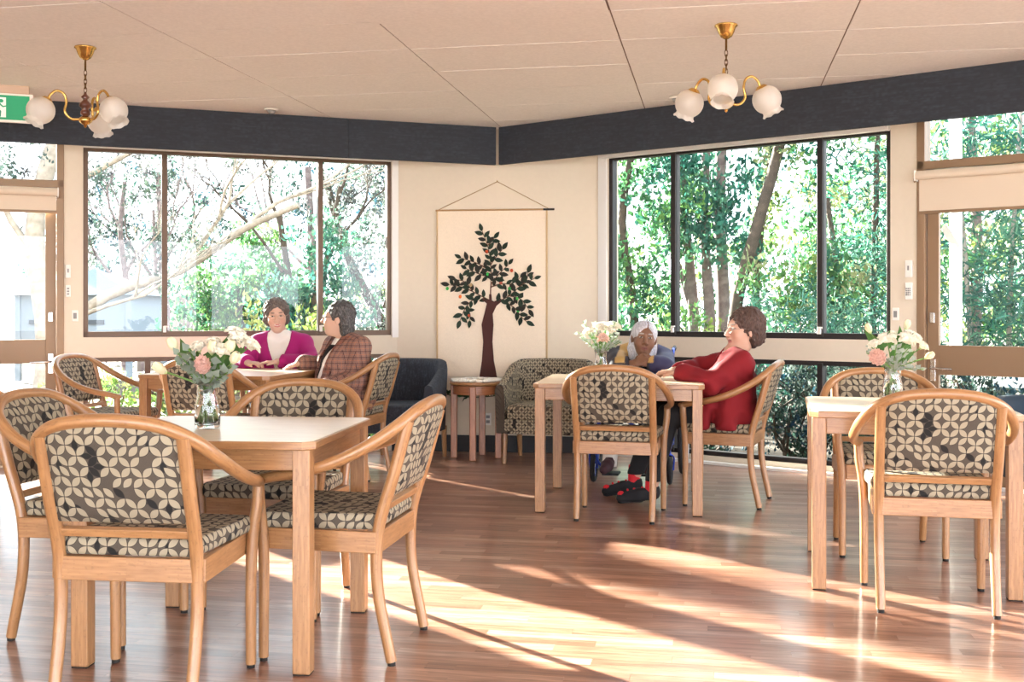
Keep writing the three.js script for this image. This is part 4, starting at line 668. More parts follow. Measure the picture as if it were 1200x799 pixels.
// ---------------------------------------------------------------- chandeliers, switched off
{
  const frosted = mat(0xf3efe8, 0.55, { transmission: 0.55, thickness: 0, side: THREE.DoubleSide, clearcoat: 0.6, clearcoatRoughness: 0.15 }), turned = mat(0x5a2a18, 0.3, { clearcoat: 0.6 });
  const chandelier = (label, px, py, angles) => {
    const Z = FOCAL * (CEILING - EYE) / (HORIZON - py), t = thing('chandelier', label, 'chandelier', (px - 600) / FOCAL * Z, Z, 0, 'brass chandeliers', CEILING);
    part('ceiling_cup', lathe([[0, 0], [0.058, 0], [0.06, -0.008], [0.05, -0.016], [0.042, -0.04], [0.03, -0.062], [0.012, -0.074], [0, -0.076]], 28), M.brass, t);
    part('rod', stick(V(0, -0.07, 0), V(0, -0.135, 0), 0.006), M.darkBrass, t);
    for (let i = 0; i < 5; i++) part('chain_link', new THREE.TorusGeometry(0.0115, 0.0028, 6, 14).scale(0.72, 1.45, 1).rotateY(i % 2 ? Math.PI / 2 : 0).translate(0, -0.148 - i * 0.024, 0), M.darkBrass, t);
    part('body', lathe([[0, -0.252], [0.006, -0.256], [0.01, -0.27], [0.024, -0.284], [0.012, -0.296], [0.013, -0.302], [0.032, -0.322], [0.034, -0.336], [0.018, -0.352], [0.026, -0.366], [0.028, -0.38], [0.012, -0.396], [0, -0.4]], 20), turned, t);
    part('hub', lathe([[0, -0.392], [0.02, -0.394], [0.034, -0.404], [0.036, -0.42], [0.024, -0.434], [0.01, -0.44], [0.007, -0.452], [0, -0.458]], 20), M.brass, t);
    for (const a of angles) {
      const c = Math.cos(a), s = Math.sin(a), at = (r, y) => V(c * r, y, s * r), m = new THREE.Matrix4();
      const arm = part('arm', bar([at(0.03, -0.412), at(0.075, -0.412), at(0.108, -0.375), at(0.1, -0.32), at(0.115, -0.275), at(0.15, -0.262), at(0.182, -0.285), at(0.196, -0.312)], 0.0072, { seg: 44, radial: 8 }), M.brass, t);
      m.makeRotationAxis(V(-s, 0, c), 0.48).setPosition(at(0.198, -0.31));
      const gal = lathe([[0, 0.006], [0.02, 0.004], [0.034, -0.01], [0.036, -0.022], [0.03, -0.024], [0.0, -0.01]], 20).applyMatrix4(m); part('gallery', gal, M.brass, arm);
      const prof = []; for (let k = 0; k <= 20; k++) { const q = lerp(0.42, 2.45, k / 20); prof.push([Math.sin(q) * 0.076, -0.078 + Math.cos(q) * 0.076]); } prof.push([0.047, -0.14], [0.049, -0.15], [0.058, -0.162]);
      const sh = lathe(prof, 40), p = sh.attributes.position; for (let k = 0; k < p.count; k++) if (p.getY(k) < -0.138) { const an = Math.atan2(p.getZ(k), p.getX(k)), f = 1 + 0.025 * Math.sin(an * 8); p.setX(k, p.getX(k) * f); p.setZ(k, p.getZ(k) * f); p.setY(k, p.getY(k) + 0.003 * Math.sin(an * 8)); } sh.computeVertexNormals(); sh.applyMatrix4(m); part('glass_shade', sh, frosted, arm);
      part('lamp_holder', lathe([[0, -0.02], [0.014, -0.02], [0.014, -0.055], [0, -0.058]], 12).applyMatrix4(m), M.whitePlastic, arm);
    }
  };
  chandelier('brass three-arm chandelier near the exit sign', 100, 55, [2.618, 0.524, -1.571]);
  chandelier('brass three-arm chandelier in front of the gum tree window', 851, 29, [3.927, 1.833, -0.262]);
}

// ---------------------------------------------------------------- vases and flowers
const petalSheet = (w, h, cup, curl) => { const n = 6, m = 6, pos = [], idx = []; for (let j = 0; j <= m; j++) for (let i = 0; i <= n; i++) { const u = i / n * 2 - 1, v = j / m, wd = w * Math.pow(Math.sin(Math.PI * (0.12 + 0.74 * v)), 0.7); pos.push(u * wd, v * h * (1 - 0.06 * u * u), cup * (u * u) * wd * 6 * v + curl(v)); } for (let j = 0; j < m; j++) for (let i = 0; i < n; i++) { const k = j * (n + 1) + i; idx.push(k, k + 1, k + n + 1, k + 1, k + n + 2, k + n + 1); } const g = new THREE.BufferGeometry(); g.setAttribute('position', new THREE.Float32BufferAttribute(pos, 3)); g.setIndex(idx); g.computeVertexNormals(); return boxUV(g); };
const roseBloom = (() => { const out = [], r = rng(3); for (const [n, h, w, tilt, rad] of [[3, 0.03, 0.011, 0.0, 0.002], [5, 0.031, 0.014, 0.14, 0.005], [6, 0.031, 0.017, 0.34, 0.008], [7, 0.028, 0.018, 0.62, 0.01]]) for (let i = 0; i < n; i++) { const g = petalSheet(w, h, -0.35, (v) => 0.012 * v * v); g.translate(0, 0, -0.004); g.rotateX(tilt + r() * 0.15); g.translate(0, 0, rad); g.rotateY(i / n * 6.283 + r() * 0.4 + n); out.push(g); } return soup(out); })();
const tulipBloom = (() => { const out = []; for (let i = 0; i < 6; i++) { const g = petalSheet(0.016, 0.052, -0.3, (v) => 0.014 * Math.sin(v * Math.PI) + 0.004 * v); g.translate(0, 0, 0.002 + (i % 2) * 0.002); g.rotateY(i / 6 * 6.283); out.push(g); } return soup(out); })();
const hyacinthBloom = (() => { const out = [], r = rng(9); for (let k = 0; k < 46; k++) { const y = 0.085 * (k / 46), a = k * 2.4, rad = 0.022 * Math.sin(Math.PI * (0.15 + 0.75 * k / 46)) + 0.006; for (let i = 0; i < 5; i++) { const p = petalSheet(0.0042, 0.015, -0.2, (v) => -0.003 * v * v); p.rotateX(1.1); p.rotateY(i * 1.257); p.rotateX(-Math.PI / 2 + 1.2); p.rotateZ(0); p.translate(0, 0, rad); p.rotateY(a); p.translate(0, y + r() * 0.003, 0); out.push(p); } } return soup(out); })();
const peonyBloom = (() => { const out = [], r = rng(13); for (const [n, h, w, tilt, rad] of [[6, 0.032, 0.011, 0.0, 0.003], [8, 0.034, 0.013, 0.25, 0.007], [9, 0.035, 0.016, 0.5, 0.01], [9, 0.032, 0.017, 0.85, 0.012]]) for (let i = 0; i < n; i++) { const g = petalSheet(w, h, -0.4, (v) => 0.014 * v * v + 0.003 * Math.sin(v * 9)); g.rotateX(tilt + r() * 0.25); g.translate(0, 0, rad); g.rotateY(i / n * 6.283 + r()); out.push(g); } return soup(out); })();
const soft = (c, t = 0.3) => mat(c, 0.8, { transmission: t, thickness: 0, side: THREE.DoubleSide });
const FM = { white: soft(0xf4efdf), cream: soft(0xefe8c4), blush: soft(0xf3d3c4), pink: soft(0xe3bcae), stem: mat(0x5c7d3a, 0.6), leaf: soft(0x4a7434, 0.25), grey: soft(0x9aa396, 0.2), sage: soft(0x7f8b7c, 0.2), bud: mat(0xb9c48a, 0.7) };
function vaseWith(X, Z, y, spec, H, words, seed) {
  const t = thing('glass_vase', `clear glass vase of flowers on ${words.table}`, 'vase', X, Z, 0, 'glass vases', y), r = rng(seed), glass = mat(0xffffff, 0.02, { transmission: 1, thickness: 0.1, ior: 1.45 }), water = mat(0xf7fbf6, 0.0, { transmission: 1, thickness: 0.1, ior: 1.33 });
  const k = H / 0.17;
  part('vase_body', lathe([[0, 0.001], [0.036, 0.001], [0.043, 0.008], [0.045, 0.05], [0.042, 0.085], [0.035, 0.115], [0.036, 0.145], [0.042, 0.17], [0.0395, 0.17], [0.0335, 0.145], [0.0325, 0.115], [0.0395, 0.085], [0.0425, 0.05], [0.04, 0.014], [0, 0.012]].map(([a, b]) => [a * k, b * k]), 36), glass, t);
  part('water', lathe([[0, 0.0125], [0.0395, 0.0145], [0.042, 0.05], [0.0392, 0.082], [0, 0.082]].map(([a, b]) => [a * k, b * k]), 30), water, t);
  for (const [kind, label, dx, dy, dz, size] of spec) {
    const o = thing(kind.name, label, 'flower', X, Z, 0, `${kind.group} in the vase on ${words.table}`, y), head = V(dx, dy, dz), a = Math.atan2(-dz, -dx), base = V(Math.cos(a) * 0.026 * k + (r() - 0.5) * 0.012, 0.016 + r() * 0.006, Math.sin(a) * 0.026 * k + (r() - 0.5) * 0.012), neck = V(dx * 0.12, 0.145 * k, dz * 0.12);
    const pts = [base, neck, V(lerp(neck.x, dx, 0.55), lerp(neck.y, dy, 0.62), lerp(neck.z, dz, 0.55)), head]; part('stem', bar(pts, kind.stem ?? 0.0026, { seg: 18, radial: 6 }), FM.stem, o);
    const dir = head.clone().sub(pts[2]).normalize(), q = new THREE.Quaternion().setFromUnitVectors(UPV, dir.add(V(0, kind.lift ?? 0.35, 0.3)).normalize());
    if (kind.bloom) { const b = part('bloom', kind.bloom, kind.mat, o); b.position.copy(head); b.quaternion.copy(q).multiply(new THREE.Quaternion().setFromAxisAngle(UPV, r() * 6)); b.scale.setScalar(size ?? 1); part('calyx', new THREE.SphereGeometry(0.008, 8, 6).translate(head.x, head.y, head.z), FM.bud, o); }
    const nl = kind.leaves ?? 2;
    for (let i = 0; i < nl; i++) {
      const c = new THREE.CatmullRomCurve3(pts), kk = kind.spray ? lerp(0.45, 1, i / nl) : lerp(0.5, 0.85, r()), p = c.getPointAt(kk), m = part('leaf', leafGeo, kind.leafMat ?? FM.leaf, o), s = (kind.leaf ?? 0.06) * (0.75 + 0.5 * r());
      m.position.copy(p); m.quaternion.setFromUnitVectors(UPV, V(dx * 0.6 + (r() - 0.5), kind.spray ? r() * 0.8 - 0.2 : 0.7, dz * 0.6 + (r() - 0.5)).normalize()); m.scale.set(s * (kind.wide ?? 1), s, s);
    }
  }
  return t;
}
const KIND = {
  rose: { name: 'white_rose', group: 'white roses', bloom: roseBloom, mat: FM.white, leaf: 0.05 },
  tulip: { name: 'cream_tulip', group: 'cream tulips', bloom: tulipBloom, mat: FM.cream, leaf: 0.13, leaves: 2, wide: 0.8, stem: 0.0036 },
  hyacinth: { name: 'pink_hyacinth', group: 'pink hyacinths', bloom: hyacinthBloom, mat: FM.pink, leaf: 0.1, leaves: 1, stem: 0.004, lift: 0.1 },
  peony: { name: 'white_peony', group: 'white peonies', bloom: peonyBloom, mat: FM.white, leaf: 0.06 },
  blushPeony: { name: 'blush_peony', group: 'blush peonies', bloom: peonyBloom, mat: FM.blush, leaf: 0.05 },
  grey: { name: 'dusty_miller_sprig', group: 'grey leaf sprigs', leaves: 16, spray: true, leaf: 0.036, leafMat: FM.sage, wide: 1.5 },
  silver: { name: 'silver_leaf_sprig', group: 'silver leaf sprigs', leaves: 15, spray: true, leaf: 0.03, leafMat: FM.grey, wide: 1.4 },
};
const scatter = (kind, n, label, seed, rx, y0, y1, rz = rx) => { const r = rng(seed); return Array.from({ length: n }, (_, i) => { const a = i / n * 6.283 + r() * 0.8, q = 0.6 + 0.4 * r(); return [kind, label, Math.cos(a) * rx * q, lerp(y0, y1, r()), Math.sin(a) * rz * q]; }); };
const S1 = 'the tulip table', S2 = 'the wheelchair table', S3 = 'the bamboo door table';
vaseWith(-1.068, 3.89, 0.7403, [
  [KIND.hyacinth, 'dusty pink hyacinth facing out of the tulip vase', 0.01, 0.205, 0.075, 0.85], [KIND.rose, 'open white rose at the front of the tulip vase', 0.06, 0.262, 0.06, 1.15],
  ...[[-0.065, 0.225, 0.03], [0.02, 0.29, 0.0], [-0.02, 0.275, 0.03]].map((p) => [KIND.rose, 'white rose inside the tulip vase bouquet', ...p, 1.0]),
  [KIND.peony, 'tall fluffy white peony at the top of the tulip vase', 0.11, 0.305, 0.02, 1.0], [KIND.peony, 'tall fluffy white peony at the top of the tulip vase', 0.145, 0.285, 0.0, 0.95], [KIND.peony, 'tall fluffy white peony at the top of the tulip vase', 0.09, 0.325, -0.03, 0.9],
  ...[[-0.135, 0.20, 0.04], [-0.105, 0.275, 0.01], [0.105, 0.235, 0.07], [0.085, 0.27, 0.05], [0.03, 0.265, 0.05]].map((p) => [KIND.tulip, 'cream tulip bud in the tulip vase', ...p, 1]),
  ...scatter(KIND.grey, 9, 'grey-green leaf sprig in the tulip vase', 5, 0.13, 0.2, 0.29), ...[[0.09, 0.2, 0.08], [0.05, 0.19, 0.1], [-0.09, 0.24, 0.07]].map((p) => [KIND.grey, 'grey-green leaf sprig in the tulip vase', ...p]),
], 0.17, { table: S1 }, 41);
vaseWith(0.56, 6.98, 0.7403, [
  [KIND.blushPeony, 'blush pink peony at the front of the vase by the wheelchair', 0.0, 0.235, 0.08, 1.05], [KIND.peony, 'big white peony on top of the vase by the wheelchair', -0.01, 0.3, 0.04, 1.15], [KIND.peony, 'big white peony on top of the vase by the wheelchair', 0.08, 0.305, 0.02, 1.15],
  ...[[-0.08, 0.27, 0.03], [0.05, 0.28, 0.07], [0.03, 0.31, -0.04]].map((p) => [KIND.rose, 'white rose in the vase by the wheelchair', ...p, 1.1]),
  ...scatter(KIND.silver, 12, 'silvery leaf sprig in the vase by the wheelchair', 6, 0.175, 0.22, 0.35, 0.1), ...[[0.12, 0.22, 0.06], [0.1, 0.26, 0.07], [-0.13, 0.25, 0.05]].map((p) => [KIND.silver, 'silvery leaf sprig in the vase by the wheelchair', ...p]),
], 0.17, { table: S2 }, 42);
vaseWith(1.743, 5.08, 0.7403, [
  [KIND.hyacinth, 'pale pink hyacinth drooping from the vase by the bamboo door', -0.075, 0.185, 0.07, 1.1], [KIND.peony, 'large white peony on top of the vase by the bamboo door', 0.05, 0.27, 0.04, 1.2], [KIND.peony, 'large white peony on top of the vase by the bamboo door', 0.085, 0.285, 0.0, 1.1], [KIND.peony, 'large white peony on top of the vase by the bamboo door', -0.035, 0.275, 0.03, 1.1],
  ...[[0.11, 0.245, 0.05], [-0.09, 0.25, 0.03], [0.01, 0.29, -0.02]].map((p) => [KIND.rose, 'white rose in the vase by the bamboo door', ...p, 1.0]),
  ...[[-0.1, 0.315, -0.01], [0.07, 0.33, -0.03], [0.13, 0.2, 0.06]].map((p) => [KIND.tulip, 'pale green tulip bud in the vase by the bamboo door', ...p, 0.85]),
  ...scatter(KIND.silver, 10, 'silver leaf sprig in the vase by the bamboo door', 7, 0.15, 0.2, 0.31, 0.1), ...[[0.08, 0.19, 0.08], [0.12, 0.15, 0.06]].map((p) => [KIND.silver, 'silver leaf sprig in the vase by the bamboo door', ...p]),
], 0.17, { table: S3 }, 43);

// ---------------------------------------------------------------- people: smooth joined fields, meshed as one surface
function surface(field, lo, hi, cell, colour) {   // naive surface nets
  const nx = Math.ceil((hi[0] - lo[0]) / cell) + 1, ny = Math.ceil((hi[1] - lo[1]) / cell) + 1, nz = Math.ceil((hi[2] - lo[2]) / cell) + 1, d = new Float32Array(nx * ny * nz), id = new Int32Array(nx * ny * nz).fill(-1);
  let n = 0; for (let k = 0; k < nz; k++) for (let j = 0; j < ny; j++) for (let i = 0; i < nx; i++) d[n++] = field(lo[0] + i * cell, lo[1] + j * cell, lo[2] + k * cell);
  const pos = [], idx = [], off = [0, 1, nx, nx + 1, nx * ny, nx * ny + 1, nx * ny + nx, nx * ny + nx + 1], E = [[0, 1], [0, 2], [0, 4], [1, 3], [1, 5], [2, 3], [2, 6], [3, 7], [4, 5], [4, 6], [5, 7], [6, 7]];
  for (let k = 0; k + 1 < nz; k++) for (let j = 0; j + 1 < ny; j++) for (let i = 0; i + 1 < nx; i++) {
    const b = (k * ny + j) * nx + i; let m = 0; for (let c = 0; c < 8; c++) if (d[b + off[c]] < 0) m |= 1 << c;
    if (m === 0 || m === 255) continue;
    let x = 0, y = 0, z = 0, q = 0;
    for (const [a, e] of E) { const da = d[b + off[a]], de = d[b + off[e]]; if ((da < 0) === (de < 0)) continue; const t = da / (da - de); x += lerp(a & 1, e & 1, t); y += lerp((a >> 1) & 1, (e >> 1) & 1, t); z += lerp(a >> 2, e >> 2, t); q++; }
    id[b] = pos.length / 3; pos.push(lo[0] + (i + x / q) * cell, lo[1] + (j + y / q) * cell, lo[2] + (k + z / q) * cell);
  }
  const quad = (a, b, c, e, flip) => { if (a < 0 || b < 0 || c < 0 || e < 0) return; flip ? idx.push(a, c, b, a, e, c) : idx.push(a, b, c, a, c, e); };
  for (let k = 1; k + 1 < nz; k++) for (let j = 1; j + 1 < ny; j++) for (let i = 1; i + 1 < nx; i++) {
    const b = (k * ny + j) * nx + i, s = d[b] < 0;
    if (s !== d[b + 1] < 0) quad(id[b - nx - nx * ny], id[b - nx * ny], id[b], id[b - nx], !s);
    if (s !== d[b + nx] < 0) quad(id[b - 1 - nx * ny], id[b - 1], id[b], id[b - nx * ny], !s);
    if (s !== d[b + nx * ny] < 0) quad(id[b - 1 - nx], id[b - nx], id[b], id[b - 1], !s);
  }
  const nor = new Float32Array(pos.length), e = cell * 0.6; const col = colour ? new Float32Array(pos.length) : null;
  for (let i = 0; i < pos.length; i += 3) {
    const x = pos[i], y = pos[i + 1], z = pos[i + 2], gx = field(x + e, y, z) - field(x - e, y, z), gy = field(x, y + e, z) - field(x, y - e, z), gz = field(x, y, z + e) - field(x, y, z - e), l = Math.hypot(gx, gy, gz) || 1;
    nor[i] = gx / l; nor[i + 1] = gy / l; nor[i + 2] = gz / l; if (col) { const c = colour(x, y, z); col[i] = c[0]; col[i + 1] = c[1]; col[i + 2] = c[2]; }
  }
  const g = new THREE.BufferGeometry(); g.setAttribute('position', new THREE.Float32BufferAttribute(pos, 3)); g.setAttribute('normal', new THREE.BufferAttribute(nor, 3)); if (col) g.setAttribute('color', new THREE.BufferAttribute(col, 3)); g.setIndex(idx);
  // faces must agree with the normals
  if (idx.length) { let vote = 0; const A = V(), B = V(), C = V(); for (let i = 0; i < idx.length; i += 3 * 41) { const [p, q, r] = [idx[i] - idx[i] % 3, idx[i + 1], idx[i + 2]].map(() => 0); A.fromArray(pos, idx[i] * 3); B.fromArray(pos, idx[i + 1] * 3).sub(A); C.fromArray(pos, idx[i + 2] * 3).sub(A); B.cross(C); vote += B.x * nor[idx[i] * 3] + B.y * nor[idx[i] * 3 + 1] + B.z * nor[idx[i] * 3 + 2] > 0 ? 1 : -1; } if (vote < 0) for (let i = 0; i < idx.length; i += 3) { const t = idx[i + 1]; idx[i + 1] = idx[i + 2]; idx[i + 2] = t; } g.setIndex(idx); }
  return planarUV(g);
}
const smin = (a, b, k) => { const h = Math.max(k - Math.abs(a - b), 0) / k; return Math.min(a, b) - h * h * k * 0.25; };
const smax = (a, b, k) => -smin(-a, -b, k);
function capsule(x, y, z, c) { // c: [ax,ay,az,bx,by,bz,ra,rb]
  const bx = c[3] - c[0], by = c[4] - c[1], bz = c[5] - c[2], px = x - c[0], py = y - c[1], pz = z - c[2], l = bx * bx + by * by + bz * bz, t = l > 0 ? clamp((px * bx + py * by + pz * bz) / l, 0, 1) : 0, dx = px - bx * t, dy = py - by * t, dz = pz - bz * t;
  return Math.sqrt(dx * dx + dy * dy + dz * dz) - (c[6] + (c[7] - c[6]) * t);
}
const ell = (x, y, z, cx, cy, cz, rx, ry, rz) => { const a = (x - cx) / rx, b = (y - cy) / ry, c = (z - cz) / rz, k0 = Math.sqrt(a * a + b * b + c * c), a2 = a / rx, b2 = b / ry, c2 = c / rz, k1 = Math.sqrt(a2 * a2 + b2 * b2 + c2 * c2); return k1 > 1e-9 ? k0 * (k0 - 1) / k1 : -Math.min(rx, ry, rz); };
const union = (caps, k, grow = 0) => (x, y, z) => { let d = 9; for (const c of caps) d = smin(d, capsule(x, y, z, c), k); return d - grow; };
const cap = (a, b, ra, rb = ra) => [...a, ...b, ra, rb];
const boundsOf = (caps, pad) => { const lo = [9, 9, 9], hi = [-9, -9, -9]; for (const c of caps) for (let s = 0; s < 2; s++) for (let i = 0; i < 3; i++) { lo[i] = Math.min(lo[i], c[s * 3 + i] - c[6 + s] - pad); hi[i] = Math.max(hi[i], c[s * 3 + i] + c[6 + s] + pad); } return [lo, hi]; };
const ripple = (x, y, z, f = 30) => Math.sin(x * f + 2 * Math.sin(y * f * 0.7)) * Math.sin(y * f * 0.8 + 1.5 * Math.sin(z * f * 0.6)) * Math.sin(z * f * 0.9 + x * 9);
function frameOf(dir, tilt = 0) { const z = V(...dir).normalize(), x = V().crossVectors(UPV, z).normalize(), y = V().crossVectors(z, x); if (tilt) { x.applyAxisAngle(z, tilt); y.applyAxisAngle(z, tilt); } return [x, y, z]; }
function headField(c, dir, tilt, size) {
  const [X, Y, Z] = frameOf(dir, tilt), toLocal = (x, y, z) => { const a = (x - c[0]) / size, b = (y - c[1]) / size, e = (z - c[2]) / size; return [a * X.x + b * X.y + e * X.z, a * Y.x + b * Y.y + e * Y.z, a * Z.x + b * Z.y + e * Z.z]; };
  const f = (px, py, pz) => {
    const [x, y, z] = toLocal(px, py, pz), m = Math.abs(x);
    let d = smin(ell(x, y, z, 0, 0.025, -0.012, 0.074, 0.09, 0.093), ell(x, y, z, 0, -0.03, 0.02, 0.06, 0.09, 0.07), 0.03);
    d = smin(d, ell(x, y, z, 0, -0.092, 0.05, 0.03, 0.024, 0.028), 0.03); d = smin(d, ell(m, y, z, 0.036, -0.032, 0.06, 0.026, 0.026, 0.024), 0.025);
    d = smin(d, capsule(m, y, z, [0, 0.032, 0.078, 0.036, 0.032, 0.07, 0.011, 0.009]), 0.012);
    d = smax(d, -ell(m, y, z, 0.03, 0.012, 0.1, 0.017, 0.012, 0.02), 0.012);
    d = smin(d, ell(m, y, z, 0.03, 0.01, 0.073, 0.0135, 0.0115, 0.0125), 0.003);
    d = smin(d, capsule(x, y, z, [0, 0.018, 0.082, 0, -0.024, 0.106, 0.0075, 0.0125]), 0.01); d = smin(d, ell(m, y, z, 0.011, -0.03, 0.094, 0.009, 0.007, 0.01), 0.006);
    d = smin(d, capsule(m, y, z, [0, -0.055, 0.087, 0.02, -0.057, 0.078, 0.0058, 0.003]), 0.006); d = smin(d, capsule(m, y, z, [0, -0.066, 0.085, 0.017, -0.063, 0.078, 0.0065, 0.003]), 0.006);
    d = smin(d, ell(m, y, z, 0.077, -0.004, -0.012, 0.01, 0.033, 0.019), 0.008);
    return d * size;
  };
  return { f, toLocal, axes: [X, Y, Z], at: (x, y, z) => V(...c).addScaledVector(X, x * size).addScaledVector(Y, y * size).addScaledVector(Z, z * size) };
}
function faceColour(skin, o) {
  return (x, y, z) => { // head coordinates
    const m = Math.abs(x), mix = (a, b, t) => a.map((v, i) => lerp(v, b[i], t)); let c = skin;
    c = mix(c, o.blush ?? [skin[0] * 1.0, skin[1] * 0.78, skin[2] * 0.75], 0.5 * smooth(0.03, 0.01, Math.hypot(m - 0.042, y + 0.03)) * (z > 0 ? 1 : 0));
    if (z > 0.04) {
      if (Math.hypot((m - 0.03) / 0.0145, (y - 0.034) / 0.0045) < 1.2 && z > 0.06) c = o.brow;
      const e = Math.hypot((m - 0.03) / 0.0125, (y - 0.0105) / (o.squint ?? 0.006)); if (e < 1) c = Math.hypot(m - 0.03 - (o.look ?? 0) * Math.sign(x), y - 0.0105) < 0.0058 ? [0.02, 0.015, 0.012] : [0.42, 0.38, 0.35];
      else if (e < 1.35) c = mix(skin, [0.12, 0.06, 0.05], 0.6);
      if (m < 0.022 && Math.abs(y + 0.0605) < 0.0125 - m * 0.25) c = Math.abs(y + 0.0605 - 0.2 * m) < 0.0018 ? (o.smile ? [0.75, 0.7, 0.62] : [0.1, 0.03, 0.03]) : o.lip;
    }
    return c;
  };
}
function handCaps(w, dir, palm, side, curl, k = 1) { // side: +1 thumb towards dir x palm
  const D = V(...dir).normalize(), N = V(...palm); N.addScaledVector(D, -N.dot(D)).normalize(); const S = V().crossVectors(D, N).multiplyScalar(side), W = V(...w), caps = [], P = (a, b, c) => W.clone().addScaledVector(D, a * k).addScaledVector(S, b * k).addScaledVector(N, c * k), add = (p, q, ra, rb) => caps.push([p.x, p.y, p.z, q.x, q.y, q.z, ra * k, rb * k]);
  const L = [0.072, 0.08, 0.074, 0.058];
  for (let i = 0; i < 4; i++) {
    const off = (1.5 - i) * 0.0185, kn = P(0.082 - Math.abs(i - 1.2) * 0.004, off, 0); add(P(0, off * 0.6, 0), kn, 0.0165, 0.0115);
    let p = kn, an = curl * 0.6; for (let j = 0; j < 3; j++) { const l = L[i] * [0.46, 0.3, 0.24][j] * k, q = p.clone().addScaledVector(D, Math.cos(an) * l).addScaledVector(N, Math.sin(an) * l).addScaledVector(S, (1.5 - i) * 0.05 * l); add(p, q, 0.0095 - j * 0.0012, 0.0085 - j * 0.0012); p = q; an += curl; }
  }
  const t0 = P(0.022, 0.024, 0.004), t1 = P(0.052, 0.044, 0.014), t2 = P(0.078, 0.048, 0.018 + curl * 0.012); add(P(0.005, 0.008, 0), t0, 0.015, 0.0135); add(t0, t1, 0.0125, 0.0105); add(t1, t2, 0.0098, 0.008); return caps;
}
function glasses(head, parent, colour, lensMat) {
  const m = mat(colour, 0.3, { metalness: 0.5 }), list = [];
  for (const s of [-1, 1]) { const pts = Array.from({ length: 14 }, (_, i) => { const a = i / 14 * 6.283; return head.at(s * 0.031 + Math.cos(a) * 0.0225, 0.004 + Math.sin(a) * 0.0175, 0.099 - 0.12 * Math.abs(s * 0.031 + Math.cos(a) * 0.0225) ** 1.4); }); list.push(bar(pts, 0.0014, { seg: 30, radial: 5, closed: true })); list.push(bar([head.at(s * 0.0535, 0.008, 0.093), head.at(s * 0.075, 0.01, 0.07), head.at(s * 0.081, 0.008, 0.0), head.at(s * 0.08, -0.01, -0.025)], 0.0013, { seg: 12, radial: 5 })); }
  list.push(bar([head.at(-0.0095, 0.008, 0.1), head.at(0, 0.011, 0.103), head.at(0.0095, 0.008, 0.1)], 0.0013, { seg: 6, radial: 5 }));
  const g = part('glasses', soup(list), m, parent);
  return g;
}
